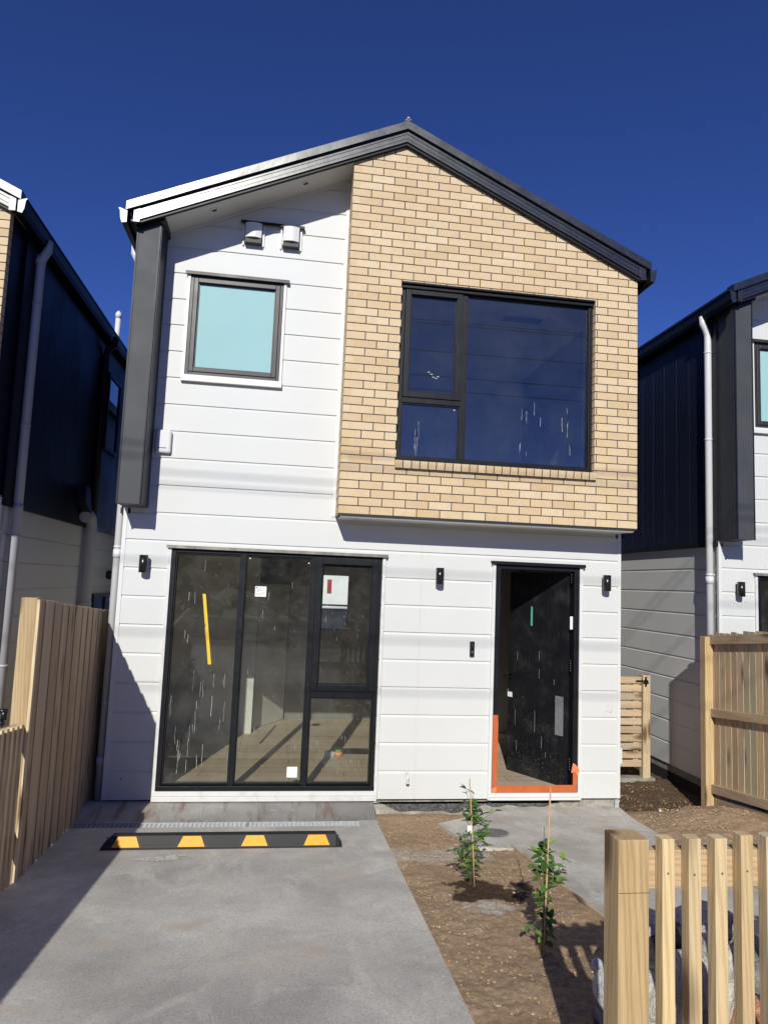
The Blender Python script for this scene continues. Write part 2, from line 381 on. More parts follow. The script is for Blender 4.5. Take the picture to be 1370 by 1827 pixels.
def vboards(mb, mp, u0, u1, z0, z1, holes=(), pitch=.295, m=0):
    n = int(math.ceil((u1-u0)/pitch))
    for k in range(n):
        a, bb = u0+k*pitch, min(u1, u0+(k+1)*pitch)
        for (x0, x1, q0, q1) in rects(a, bb, z0, z1, holes):
            e = .006 if abs(x1-bb) < 1e-6 else 0
            mb.quad(mp(x0, 0, q0), mp(x1-e, 0, q0), mp(x1-e, 0, q1), mp(x0, 0, q1), m)
            if e: mb.quad(mp(x1-e, 0, q0), mp(x1-e/2, .012, q0), mp(x1-e/2, .012, q1), mp(x1-e, 0, q1), m); mb.quad(mp(x1-e/2, .012, q0), mp(x1, 0, q0), mp(x1, 0, q1), mp(x1-e/2, .012, q1), m)

# ------------------------------------------------------------------ house kit
XR, XB, XBR, D, ZB = 5.3184, 2.1231, 5.3031, 0.40, 2.8768
AX, AZ, SL, SR, DEPTH = 2.668, 6.866, .4455, .462, 9.5
def zr(x): return AZ-SL*(AX-x) if x < AX else AZ-SR*(x-AX)
def clip_roof(mb, dz):
    mb.clip((AX, 0, AZ+dz), Vector((-SL, 0, 1)).normalized()); mb.clip((AX, 0, AZ+dz), Vector((SR, 0, 1)).normalized()); return mb
GZ = (.49, 2.645, .09, 2.475)      # big glazing opening
DR = (3.888, 4.835, .068, 2.462)   # door opening
UW = (.487, 1.455, 4.285, 5.368)   # bathroom window
BW = (2.690, 4.812, 3.468, 5.352)  # brick box window
FM = lambda u, d, z: (u, d, z)
house = thing('house', '', 'house')
# --- front cladding
mb = MB(); hboards(mb, FM, .0, XR, 0, ZB+.02, [GZ, DR], [3.07])
cl = mb.build('front_cladding', 'white_board', house)
mb = MB(); hboards(mb, FM, .0, XB, ZB+.02, 6.8, [UW]); clip_roof(mb, .06); mb.build('upper_cladding', 'white_board', house)
mb = MB()
for r in rects(.0, XR, 0, 2.80, [GZ, DR]): mb.box(r[0], r[1], .02, .10, r[2], r[3])
for r in rects(.0, XB, 2.80, 6.8, [UW]): mb.box(r[0], r[1], .02, .10, r[2], r[3])
clip_roof(mb, .04); mb.build('wall_lining', 'interior_wall', house)
# corner trims
one('corner_trim', 'white_trim', house, 0, [(-.012, .028, -.006, .03, 0, ZB+2.7)])
one('corner_trim', 'white_trim', house, 0, [(XR-.03, XR+.006, -.006, .03, 0, ZB)])
one('corner_trim', 'white_trim', house, 0, [(XB-.035, XB+.002, -.010, -.0005, ZB, 6.60)])
# --- foundation
mb = MB(); mb.box(.03, XR-.03, .03, .12, -.6, -.004); fd = mb.build('foundation', 'foundation_concrete', house)
mb = MB(); mb.box(0, XR, .0, .04, -.006, .0); mb.build('drip_edge', 'grout_shadow', house)
# --- side walls
for sx, X, sg in ((0, 0.0, -1), (1, XR, 1)):
    mp = (lambda u, d, z, X=X, sg=sg: (X-sg*d, u, z))
    mb = MB(); hboards(mb, mp, .03, DEPTH, 0, 2.80); mb.build('side_cladding', 'grey_board', house)
    mp2 = (lambda u, d, z, X=X, sg=sg: (X+sg*.03-sg*d, u, z))
    mb = MB(); vboards(mb, mp2, -.03, DEPTH, 2.86, zr(X+sg*.03)+.05); mb.box(X-sg*.1, X+sg*.012, .05, DEPTH, 2.86, zr(X)-.02); mb.build('upper_side_panel', 'navy_panel', house)
    one('side_flashing', 'dark_flashing', house, 0, [(min(X-sg*.05, X+sg*.045), max(X-sg*.05, X+sg*.045), -.0, DEPTH, 2.80, 2.858)])
    one('side_wall_lining', 'interior_wall', house, 0, [(min(X-sg*.02, X-sg*.1), max(X-sg*.02, X-sg*.1), .12, DEPTH, -.1, 5.55)])
one('side_foundation', 'grout_shadow', house, 0, [(.02, XR-.02, .13, DEPTH-.1, -.6, -.01)])
mb = MB(); mb.box(0, XR, DEPTH, DEPTH+.1, 0, 2.86)
for r in rects(0, XR, 0, 6.9, [(2.30, 3.05, 1.2, 2.42), (0, XR, 0, .001)]): pass
mb = MB()
for r in rects(0, XR, 0, 6.95, [(2.35, 3.25, 1.1, 2.45)]): mb.box(r[0], r[1], DEPTH, DEPTH+.1, r[2], r[3])
clip_roof(mb, .03); mb.build('rear_wall', 'grey_board', house)
# --- column
mb = MB(); mb.box(-.014, .212, -.36, -.001, 2.864, 5.84); clip_roof(mb, -.02)
mb.build('column', 'charcoal_column', house, .004)
one('column_trim', 'navy_panel', house, 0, [(-.016, .0, -.366, -.358, 2.860, 5.63), (.2125, .222, -.352, -.001, 2.868, 5.72), (.200, .214, -.366, -.3605, 2.860, 5.72)])
mb = MB(); mb.prism([(.012, zr(.0)-.055), (.245, zr(.245)-.055), (.245, zr(.245)+.03), (.012, zr(.012)+.03)], 'y', -.392, -.002); mb.build('column_cap', 'dark_flashing', house)
# --- roof
mb = MB()
RB, RT = .175, .205
for xa, xb_ in ((-.10, AX), (AX, 5.415)):
    mb.prism([(xa, zr(xa)+RB), (xb_, zr(xb_)+RB), (xb_, zr(xb_)+RT), (xa, zr(xa)+RT)], 'y', -.46, DEPTH+.25)
rf = mb.build('roof', 'charcoal_steel', house)
mb = MB()
for i in range(0, 60):
    y = -.3+i*.165
    if y > DEPTH: break
    for xa, xb_ in ((.15, AX), (AX, 5.17)):
        mb.prism([(xa, zr(xa)+RT), (xb_, zr(xb_)+RT), (xb_, zr(xb_)+RT+.02), (xa, zr(xa)+RT+.02)], 'y', y, y+.04)
mb.build('roof_ribs', 'charcoal_steel', rf)
# barge boards with ribs
for s_, xa, xb_ in ((0, -.038, AX), (1, AX, 5.368)):
    mb = MB()
    def L(x, dz): return (x, zr(x)+dz)
    bands = [(0, .030, .000), (.030, .036, .008), (.036, .080, .002), (.080, .086, .008), (.086, .142, .000)]
    for d0, d1, dep in bands:
        mb.prism([L(xa, d0), L(xb_, d0), L(xb_, d1), L(xa, d1)], 'y', -.462+dep, -.43)
    e = -1 if s_ == 0 else 1
    xe = xa if s_ == 0 else xb_
    mb.box(min(xe, xe-e*.06)-.001*s_, max(xe, xe-e*.06), -.468, -.42, zr(xe)-.004, zr(xe)+.140)
    mb.build('barge_board', 'charcoal_steel', house)
    mb = MB(); xv0, xv1 = (-.108, AX) if s_ == 0 else (AX, 5.418)
    n = 24
    for i in range(n):
        p, q = xv0+(xv1-xv0)*i/n, xv0+(xv1-xv0)*(i+1)/n
        o1, o2 = [.004*noise.noise(Vector((t*3, 3*s_, 0))) for t in (p, q)]
        vs = []
        for x, oo in ((p, o1), (q, o2)):
            vs += [(x, -.494+oo, zr(x)+.128), (x, -.494+oo*.4, zr(x)+.214), (x, -.44, zr(x)+.226), (x, -.36, zr(x)+.218), (x, -.40, zr(x)+.13)]
        mb.add(vs, [(0, 5, 6, 1), (1, 6, 7, 2), (2, 7, 8, 3), (4, 9, 5, 0)]+([(0, 1, 2, 3, 4)] if i == 0 else [])+([(5, 9, 8, 7, 6)] if i == n-1 else []), 0, (.5, .5, .5))
    mb.build('verge_flashing', 'charcoal_steel', house)
    mb = MB(); xx0, xx1 = (0.0, AX) if s_ == 0 else (AX, 5.34)
    mb.prism([L(xx0, -.028), L(xx1, -.028), L(xx1, .02), L(xx0, .02)], 'y', -.445, -.405 if s_ else -.405); mb.build('barge_packer', 'dark_flashing', house)
# ridge cap
mb = MB(); mb.prism([(AX-.16, zr(AX-.16)+.215), (AX, AZ+.245), (AX+.16, zr(AX+.16)+.215), (AX+.16, zr(AX+.16)+.225), (AX, AZ+.26), (AX-.16, zr(AX-.16)+.225)], 'y', -.44, DEPTH+.2); mb.build('ridge_cap', 'charcoal_steel', house)
mb = MB()
for q in ((-.03, .0, .02), (.0, .02, .035), (.025, .005, .022), (.0, -.012, .02)):
    mb.tube([(AX+q[0], -.49, AZ+.225+q[1]-q[2]*.6), (AX+q[0]*.4, -.47, AZ+.235+q[1]+q[2]*.5)], [q[2]*.7, q[2]*.2], 7)
mb.build('ridge_end_flashing', 'galvanised', house)
# soffits
mb = MB(); mb.prism([(.0, zr(0)+.012), (XB+.0, zr(XB)+.012), (XB, zr(XB)+.03), (.0, zr(0)+.03)], 'y', -.43, .0); sf = mb.build('soffit', 'soffit_paint', house)
mb = MB(); mb.prism([(.2, zr(.2)-.018), (XB, zr(XB)-.018), (XB, zr(XB)+.012), (.2, zr(.2)+.012)], 'y', -.02, -.001); mb.build('soffit_bead', 'soffit_paint', house)
for sx in (.70, 1.63):
    zz = zr(sx)+.008; mb = MB(); ring = []
    n = 20; vs = []; fs = []
    for k in range(n):
        t = 2*math.pi*k/n
        for rr, dz in ((.048, .006), (.045, -.004), (.028, -.004), (.026, .006)):
            X = sx+rr*math.cos(t); vs.append((X, -.21+rr*math.sin(t), zz+(X-sx)*SL+dz))
    for k in range(n):
        for j in range(3): fs.append((k*4+j, ((k+1) % n)*4+j, ((k+1) % n)*4+j+1, k*4+j+1))
    mb.add(vs, fs); mb.add([(sx+.027*math.cos(2*math.pi*k/n), -.21+.027*math.sin(2*math.pi*k/n), zz+.027*math.cos(2*math.pi*k/n)*SL+.003) for k in range(n)], [tuple(range(n))], 1)
    mb.build('downlight', ['white_trim', 'dark_louvre'], sf)
# gutters along both eaves, with closed ends
for sg, X in ((-1, -.11), (1, 5.42)):
    mb = MB(); z0 = zr(X)+.20 if sg < 0 else zr(X)+.20
    prof = [(0, -.02), (0, -.135), (.045, -.145), (.062, -.10), (.070, -.02), (.084, .0), (.078, .006), (.060, -.018), (.05, -.095), (.012, -.12), (.01, -.02)]
    mb.prism([(X+sg*(a-.02), z0+c-.07) for a, c in prof], 'y', -.50, DEPTH+.2); 
    g = mb.build('gutter', 'dark_flashing', house)
    mb = MB(); mb.prism([(X+sg*(a-.02), z0+c-.07) for a, c in prof[:7]], 'y', -.505, -.5005); mb.build('end_cap', 'charcoal_steel', g)
    mb = MB(); xe = X-sg*.01
    xi = 0.0 if sg < 0 else XR
    mb.box(min(X, xi+sg*.03), max(X, xi+sg*.03), -.42, DEPTH, zr(xi)-.0, zr(xi)+.02)
    mb.box(min(X-.01, X+.01), max(X-.01, X+.01), -.42, DEPTH, zr(X)+.0, zr(X)+.17); mb.build('eave_soffit', 'dark_flashing', house)
# --- brick box
def bricks(mb, mp, u0, u1, zlo, nrow, holes, starts, depth=.10):
    for r in range(nrow):
        z0 = zlo+r*.086+.005; z1 = z0+.076; x = u0-starts[r % 2]
        while x < u1:
            a, bb = max(u0, x+.005), min(u1, x+.235)
            if a-u0 < .006: a = u0
            if bb-a > .02:
                for (p, q, c, d) in rects(a, bb, z0, z1, holes):
                    if q-p < .012 or d-c < .008: continue
                    j = random.uniform(-.0012, .0012); rn = (random.random(), random.random(), random.random())
                    vs = [mp(U, dd, Z) for U in (p, q) for dd in (j, depth) for Z in (c, d)]
                    mb.add(vs, [(0, 1, 3, 2), (4, 6, 7, 5), (0, 4, 5, 1), (2, 3, 7, 6), (0, 2, 6, 4), (1, 5, 7, 3)], 0, rn)
            x += .24
hole = (BW[0]-.006, BW[1]+.006, BW[2]-.075, BW[3]+.004)
hole2 = (BW[0]-.0, BW[1]+.0, BW[2]-.0, BW[3]+.01)
box = MB()
bricks(box, lambda u, d, z: (u, -D+d, z), XB, XBR, ZB, 48, [hole], (.165, .045))
clip_roof(box, .02)
bb_ = MB()
bricks(bb_, lambda u, d, z: (XB+d, -u, z), .0, D-.003, ZB, 45, [], (.0, .12), .09)
bricks(bb_, lambda u, d, z: (XBR-d, -u, z), .0, D-.003, ZB, 34, [], (.0, .12), .09)
clip_roof(bb_, .02)
for q, r in zip(bb_.v, bb_.r): pass
o_ = len(box.v); box.v += bb_.v; box.r += bb_.r; box.f += [[i+o_ for i in f] for f in bb_.f]; box.mi += bb_.mi; box.sm += bb_.sm
bo = box.build('brick_wall', 'cream_brick', house, .0015)
mb = MB()
for r in rects(XB+.006, XBR-.006, ZB, 6.95, [(hole[0]-.006, hole[1]+.006, hole[2], hole[3]+.006)]): mb.box(r[0], r[1], -D+.006, -D+.1, r[2]+.003, r[3])
mb.box(XB+.006, XB+.09, -D+.1, 0, ZB+.003, 6.95); mb.box(XBR-.09, XBR-.006, -D+.1, 0, ZB+.003, 6.95)
clip_roof(mb, .01); mb.build('mortar', 'brick_mortar', bo)
# sill bricks
mb = MB()
for i in range(25):
    x0 = 2.672+i*.0866; M = Matrix.Translation((x0, -D+.055, 3.463)) @ Matrix.Rotation(R_(9), 4, 'X')
    mb.box(0, .0766, -.105, .02, -.078, 0, 0, None, M)
mb.build('window_sill', 'cream_brick', bo, .002)
mb = MB(); M = Matrix.Translation((2.672, -D+.055, 3.458)) @ Matrix.Rotation(R_(9), 4, 'X'); mb.box(.003, 25*.0866-.013, -.099, .05, -.074, -.006, 0, None, M); mb.build('sill_mortar', 'brick_mortar', bo)
# navy panel over the right flank of the box, leaving one brick width showing
mb = MB(); mb.box(XBR+.001, XBR+.006, -D+.085, -.001, ZB+.01, zr(XBR)-.01); mb.box(XBR+.006, XBR+.009, -D+.083, -D+.090, ZB+.01, zr(XBR)-.01); mb.build('box_side_panel', 'navy_panel', house)
# underside
one('box_soffit', 'soffit_paint', house, 0, [(XB+.03, XBR-.02, -D+.03, -.001, ZB-.028, ZB-.008)])
one('box_angle', 'brown_aluminium', house, 0, [(XB+.003, XBR-.003, -D+.004, -D+.024, ZB-.010, ZB+.002), (XB+.004, XB+.018, -D+.024, -.001, ZB-.010, ZB+.002), (XBR-.018, XBR-.004, -D+.024, -.001, ZB-.010, ZB+.002)])
mb = MB(); mb.prism([(-D+.03, ZB-.03), (-D+.09, ZB-.03), (-D+.09, ZB-.036), (-D+.036, ZB-.036)], 'x', XB+.03, XBR-.03); mb.build('drip_bead', 'soffit_paint', house)

# --- windows
def frame(mb, x0, x1, z0, z1, y0, y1, t, m=0):
    mb.box(x0, x0+t, y0, y1, z0, z1, m); mb.box(x1-t, x1, y0, y1, z0, z1, m)
    mb.box(x0+t, x1-t, y0, y1, z0, z0+t, m); mb.box(x0+t, x1-t, y0, y1, z1-t, z1, m)
def window(name, mat, x0, x1, z0, z1, y, parts, t=.04, glassm='clear_glass', sash=()):
    mb = MB(); frame(mb, x0, x1, z0, z1, y-.012, y+.085, t)
    w_ = mb.build(name, mat, house, .003)
    for (a, b_, c, d, st) in parts:
        if st:
            mb = MB(); frame(mb, a, b_, c, d, y-.022, y+.03, st); mb.build('sash', mat, w_, .004); a += st; b_ -= st; c += st; d -= st
        mb = MB(); mb.box(a-.004, b_+.004, y+.018, y+.024, c-.004, d+.004); mb.build('pane', glassm, w_)
        mb = MB(); frame(mb, a, b_, c, d, y+.002, y+.017, .010); frame(mb, a, b_, c, d, y+.025, y+.06, .014); mb.build('glazing_bead', mat, w_)
    return w_
# bathroom window
wb = window('window', 'brown_aluminium', *UW, 0, [(UW[0]+.034, UW[1]-.034, UW[2]+.034, UW[3]-.034, .046)], .032, 'frosted_glass')
one('window_sill', 'white_trim', wb, .002, [(UW[0]-.035, UW[1]+.035, -.045, .01, UW[2]-.075, UW[2]-.03), (UW[0]-.035, UW[1]+.035, -.03, .01, UW[2]-.03, UW[2]-.003)])
one('window_facing', 'white_trim', wb, .001, [(UW[0]-.032, UW[0]-.003, -.02, .01, UW[2]-.003, UW[3]+.012)])
one('window_facing', 'white_trim', wb, .001, [(UW[1]+.003, UW[1]+.032, -.02, .01, UW[2]-.003, UW[3]+.012)])
one('head_flashing', 'brown_aluminium', wb, .001, [(UW[0]-.055, UW[1]+.06, -.05, .01, UW[3]+.014, UW[3]+.026), (UW[0]-.055, UW[1]+.06, -.05, -.044, UW[3]-.008, UW[3]+.014)])
# brick box window
yb = -D+.07; X0, X1, Z0, Z1 = BW
wx = window('window', 'black_aluminium', X0, X1, Z0, Z1, yb, [(X0+.045, 3.352, 4.135, Z1-.05, .058), (X0+.045, 3.352, Z0+.04, 4.075, 0), (3.408, X1-.045, Z0+.04, Z1-.05, 0)], .042, 'upper_glass')
mb = MB(); mb.box(3.352, 3.408, yb-.010, yb+.08, Z0+.042, Z1-.042); mb.box(X0+.042, 3.352, yb-.010, yb+.08, 4.077, 4.133); mb.build('mullion', 'black_aluminium', wx, .003)
one('head_flashing', 'black_aluminium', wx, .001, [(X0-.004, X1+.004, -D+.004, yb+.01, Z1-.012, Z1+.003), (X0, X1, -D+.03, yb-.013, Z1-.05, Z1-.022)])
one('reveal', 'white_trim', wx, 0, [(X0-.01, X0+.01, yb+.09, yb+.2, Z0, Z1), (X1-.01, X1+.01, yb+.09, yb+.2, Z0, Z1), (X0, X1, yb+.09, yb+.2, Z0-.02, Z0), (X0, X1, yb+.09, yb+.2, Z1, Z1+.02)])
# big glazing
X0, X1, Z0, Z1 = GZ; m1, m2 = 1.207, 1.930
wg = window('glazed_wall', 'black_aluminium', X0, X1, Z0, Z1, .0, [(X0+.045, m1-.025, Z0+.055, Z1-.045, 0), (m1+.025, m2-.025, Z0+.055, Z1-.045, 0), (m2+.025, X1-.04, 1.075, Z1-.035, .066), (m2+.025, X1-.045, Z0+.055, 1.010, 0)], .042)
mb = MB(); mb.box(m1-.027, m1+.027, -.010, .08, Z0+.043, Z1-.043); mb.box(m2-.027, m2+.027, -.010, .08, Z0+.043, Z1-.043); mb.box(m2+.028, X1-.043, -.008, .08, 1.012, 1.072); mb.build('mullion', 'black_aluminium', wg, .003)
one('bottom_track', 'black_aluminium', wg, .002, [(X0, X1, -.024, -.013, Z0, Z0+.045)])
one('window_sill', 'grimy_sill', wg, .002, [(X0-.03, X1+.03, -.050, .0, Z0-.095, Z0-.048), (X0-.03, X1+.03, -.034, .0, Z0-.046, Z0-.003)])
one('window_facing', 'grimy_sill', wg, .001, [(X0-.036, X0-.004, -.022, .01, Z0-.10, Z1+.012)])
one('window_facing', 'grimy_sill', wg, .001, [(X1+.004, X1+.036, -.022, .01, Z0-.12, Z1+.012)])
one('head_flashing', 'bronze_flashing', wg, .002, [(X0-.055, X1+.055, -.05, .01, Z1+.014, Z1+.026), (X0-.05, X1+.05, -.05, -.043, Z1-.006, Z1+.014)])
# entrance frame
X0, X1, Z0, Z1 = DR
mb = MB(); t = .055
mb.box(X0, X0+t, -.016, .10, Z0, Z1); mb.box(X1-t, X1, -.016, .10, Z0, Z1); mb.box(X0+t, X1-t, -.016, .10, Z1-t, Z1); mb.box(X0+t, X1-t, -.016, .10, Z0, Z0+.022)
ef = mb.build('entrance_frame', 'black_aluminium', house, .003)
one('head_flashing', 'dark_flashing', ef, .001, [(X0-.06, X1+.06, -.05, .01, Z1+.014, Z1+.026), (X0-.06, X1+.06, -.05, -.043, Z1-.008, Z1+.014)])
one('door_facing', 'white_trim', ef, .001, [(X0-.04, X0-.004, -.022, .01, -.01, Z1+.012)])
one('door_facing', 'white_trim', ef, .001, [(X1+.004, X1+.04, -.022, .01, -.01, Z1+.012)])
one('door_sill', 'white_trim', ef, .002, [(X0-.03, X1+.03, -.05, .0, -.004, .022), (X0-.03, X1+.03, -.036, .0, .024, Z0-.003)])
# --- wall lamps
for lx in (.23, 3.255, 5.128):
    zt = 2.385; lc = MB(); n = 20
    def cyl(r, za, zb_, m=0): lc.tube([(lx, -.075, za), (lx, -.075, zb_)], r, n, m)
    cyl(.043, zt-.172, zt); lc.box(lx-.02, lx+.02, -.045, -.0005, zt-.12, zt-.05)
    lo = lc.build('wall_lamp', 'black_lamp', house)
    mb = MB(); mb.tube([(lx, -.075, zt), (lx, -.075, zt+.0025)], .034, 16); mb.tube([(lx, -.075, zt-.1745), (lx, -.075, zt-.172)], .034, 16); mb.build('lens', 'white_plastic', lo)
# --- wall vents
for vx in (1.105, 1.505):
    mb = MB(); zc = 5.88; vs = []; n = 8
    mb.box(vx-.115, vx-.097, -.02, -.0005, zc-.13, zc+.115); mb.box(vx+.097, vx+.115, -.02, -.0005, zc-.13, zc+.115)
    pr_ = []
    for k in range(n+1):
        t = k/n; a = -.085+.17*t; pr_.append((vx+a, -.060-.022*math.sin(math.pi*t)))
    poly = [(vx-.085, -.0005)]+pr_+[(vx+.085, -.0005)]
    mb.prism(poly, 'z', zc-.055, zc+.108)
    vo_ = mb.build('wall_vent', 'white_trim', house, .002)
    mb = MB()
    for k in range(7): mb.box(vx-.082+k*.0245, vx-.082+k*.0245+.014, -.055, -.05, zc-.105, zc-.057)
    mb.box(vx-.084, vx+.084, -.049, -.001, zc-.108, zc-.056); mb.box(vx-.09, vx+.09, -.075, -.001, zc-.116, zc-.108)
    mb.build('louvre', 'dark_louvre', vo_)
one('vent_flashing', 'dark_flashing', house, .001, [(.965, 1.645, -.055, .01, 6.005, 6.013), (.965, 1.645, -.055, -.05, 5.985, 6.005)])
# --- downpipe at left front
def pipe_l(parent, x, y, zb_, ztop, mat='white_plastic', r=.042, xg=-.125):
    mb = MB(); mb.tube([(x, y, zb_), (x, y, ztop-.22), (x-.004, y, ztop-.17), ((x+xg)/2, y, ztop-.10), (xg, y, ztop-.04), (xg, y, ztop+.05)], r, 16)
    for z in (zb_+2.65, zb_+.6): mb.tube([(x, y, z), (x, y, z+.085)], r+.006, 16)
    p = mb.build('downpipe', mat, parent)
    mb = MB()
    for z in (.9, 2.45, 4.1, 5.2):
        mb.tube([(x, y, z), (x, y, z+.02)], r+.004, 16)
        sg = -1 if x > 2 else 1
        mb.box(min(x, x+sg*.09), max(x, x+sg*.09), y-.006, y+.006, z, z+.02)
    mb.build('pipe_clip', mat, p)
pipe_l(house, -.060, .10, -.3, 5.62)
# --- interior
one('interior_floor', 'floor_timber', house, 0, [(.1, XR-.1, .10, DEPTH, -.05, .083)])
mb = MB(); mb.box(.1, XR-.1, .10, DEPTH, 2.52, 2.72); mb.build('ceiling', 'ceiling_paint', house)
mb = MB(); mb.box(.1, XR-.1, .10, DEPTH, 5.50, 5.56); mb.box(XB+.1, XBR-.1, -D+.1, .1, 5.50, 5.56); mb.build('upper_ceiling', 'ceiling_paint', house)
mb = MB(); mb.box(XB+.1, XBR-.1, .11, 3.0, 2.722, 2.90); mb.box(XB+.1, XBR-.1, -D+.1, .108, 2.88, 2.90); mb.build('upper_floor', 'floor_timber', house)
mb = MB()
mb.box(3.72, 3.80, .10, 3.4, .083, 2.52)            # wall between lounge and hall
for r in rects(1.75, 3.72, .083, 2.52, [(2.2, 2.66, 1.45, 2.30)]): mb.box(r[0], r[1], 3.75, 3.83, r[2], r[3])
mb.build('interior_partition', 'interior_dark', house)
mb = MB(); mb.box(.1, 1.14, 2.68, 2.80, .083, 2.52); mb.build('interior_wall', 'interior_wall', house)
mb = MB(); mb.box(3.8, 5.2, 2.86, 2.94, .083, 2.52); mb.box(3.80, 3.815, .12, 2.85, .083, 2.52); mb.build('interior_wall', 'ceiling_paint', house)
one('wall_end', 'interior_door', house, 0, [(1.142, 1.30, 2.66, 2.82, .083, 2.52)])
mb = MB(); mb.box(0, .81, 0, .038, .09, 2.13); idr = mb.build('interior_door', 'interior_door', house); idr.location = (1.31, 2.98, 0); idr.rotation_euler = (0, 0, R_(58))
one('door_jamb', 'jamb_timber', house, 0, [(4.47, 4.53, 2.80, 2.855, .083, 2.2)])
mb = MB(); mb.box(XB+.1, XBR-.1, 3.0, 3.1, 2.72, 5.56); mb.box(XB, XB+.1, .1, 3.1, 2.72, 5.56); mb.build('upper_room_wall', 'interior_wall', house)
mb = MB(); mb.box(4.1, 4.62, .55, .75, 5.492, 5.50); mb.box(4.12, 4.60, .57, .73, 5.488, 5.494, 1)
mb.build('ceiling_grille', ['interior_door', 'dark_louvre'], house)

# ------------------------------------------------------------------ the three houses
def rename_label(o, lab): o['label'] = lab
house['label'] = 'middle house of the row with cream brick upper box, white boards and open front door'
house['group'] = 'new houses in a row'
nl = copy_tree(house); nl.location = (-1.18-XR, 0, .02); rename_label(nl, 'house at the left edge with navy side panels and long grey downpipes')
nr = copy_tree(house); nr.location = (6.75, .35, 0); rename_label(nr, 'house at the right edge with white downpipe on its navy side wall')

# extras, middle house --------------------------------------------------
# front door leaf, open inwards
hx, hy = 4.778, .085; ex, ey = 4.385, .80
ang = math.atan2(ey-hy, ex-hx); wd = .86
leaf = MB(); nb = 8
for i in range(nb):
    a = wd*i/nb; leaf.box(a+.004, a+wd/nb-.004, -.002, .042, .095, 2.40)
leaf.box(0, wd, .008, .032, .095, 2.40)
dl = leaf.build('front_door', 'dusty_door', house, .0015); dl.location = (hx, hy, 0); dl.rotation_euler = (0, 0, ang)
def on_leaf(name, mats, boxes, bev=0):
    mb = MB()
    for q in boxes: mb.box(*q)
    return mb.build(name, mats, dl, bev)
YF = .043  # outward face of the leaf in its own frame (towards the street)
on_leaf('door_handle', 'black_lamp', [(wd-.085, wd-.035, YF, YF+.03, 1.20, 1.42), (wd-.09, wd-.02, YF, YF+.022, 1.00, 1.14), (wd-.075, wd+.035, YF+.03, YF+.05, 1.155, 1.175), (wd-.06, wd-.045, YF, YF+.045, 1.155, 1.175)], .003)
on_leaf('grey_tape_strip', 'grey_tape', [(.045, .155, YF+.002, YF+.004, .62, 1.04)])
on_leaf('green_tape_strip', 'green_tape', [(wd-.36, wd-.335, YF+.002, YF+.004, 1.78, 2.0)])
on_leaf('white_sticker', 'paper', [(wd-.07, wd+.001, YF+.002, YF+.004, .93, 1.02)])
mb = MB()
for i in range(130):
    a = random.uniform(.02, wd-.02); z = .1+abs(random.gauss(0, .35)); s = random.uniform(.001, .0035)
    if z < 2.3: mb.box(a, a+s, YF+.0005, YF+.0012, z, z+s*random.uniform(1, 3))
for i in range(9):
    a = random.uniform(.1, wd-.1); z = random.uniform(.2, 1.5); h = random.uniform(.05, .25)
    mb.box(a, a+.002, YF+.0005, YF+.0012, z, z+h)
mb.build('paint_splash', 'splash_paint', dl, 0, kind='stuff')
for z in (2.28, 1.32, .28):
    mb = MB()
    for k in range(5): mb.tube([(hx-.02, .02, z+k*.026), (hx-.02, .02, z+k*.026+.0255)], .011 if k % 2 else .0095, 10)
    mb.build('hinge', 'black_lamp', house)
one('hinge_plate', 'paper', house, 0, [(hx-.036, hx-.006, .005, .012, 1.78, 1.92)])
# orange tape around the door foot
mb = MB()
mb.box(DR[0]+.001, DR[0]+.054, -.0195, -.0165, DR[2]+.076, .86); mb.box(DR[0]+.001, DR[1]-.006, -.0195, -.0165, DR[2]+.0, DR[2]+.075, 0)
mb.box(DR[1]-.052, DR[1]-.004, -.0205, -.0170, DR[2]+.07, .31); mb.box(DR[0]+.055, DR[0]+.060, -.016, .08, .09, .80)
mb.build('orange_masking_tape', 'orange_tape', house)
mb = MB(); mb.prism([(DR[1]-.075, .27), (DR[1]-.055, .37), (DR[1]-.03, .36), (DR[1]+.02, .30), (DR[1]-.01, .24), (DR[1]-.03, .28)], 'y', -.027, -.022); mb.build('loose_tape_end', 'orange_tape_pale', house)
mb = MB(); mb.prism([(DR[0]-.008, .10), (DR[0]+.05, .13), (DR[0]+.05, .08), (DR[0]+.02, .055)], 'y', -.026, -.023); mb.build('loose_tape_end', 'orange_tape_pale', house)
# doorbell, alarm, tap, meter, bitumen
mb = MB(); mb.box(3.617, 3.668, -.028, -.0005, 1.462, 1.622); db = mb.build('doorbell', 'black_lamp', house, .008)
mb = MB(); mb.tube([(3.642, -.0305, 1.510), (3.642, -.0285, 1.510)], .012, 16); mb.tube([(3.642, -.0305, 1.585), (3.642, -.0285, 1.585)], .007, 12); mb.build('button', 'screw_grey', db)
mb = MB(); mb.box(.252, .408, -.055, -.0005, 3.435, 3.675); ab = mb.build('alarm_box', 'white_plastic', house, .02)
one('light_bar', 'dark_louvre', ab, 0, [(.275, .365, -.0575, -.0553, 3.482, 3.489)])
mb = MB(); mb.tube([(2.985, -.004, .245), (2.985, -.05, .245), (2.985, -.062, .235), (2.985, -.064, .175)], .013, 12); mb.tube([(2.985, -.006, .245), (2.985, -.001, .245)], .03, 16); mb.tube([(2.985, -.064, .172), (2.985, -.064, .185)], .018, 12); mb.tube([(2.985, -.03, .25), (2.985, -.03, .285)], .009, 8); mb.build('garden_tap', 'white_plastic', house)
mb = MB(); mb.box(XR+.001, XR+.085, .10, .34, .33, .50); mb.build('meter_box', 'white_plastic', house, .004)
mb = MB(); random.seed(3)
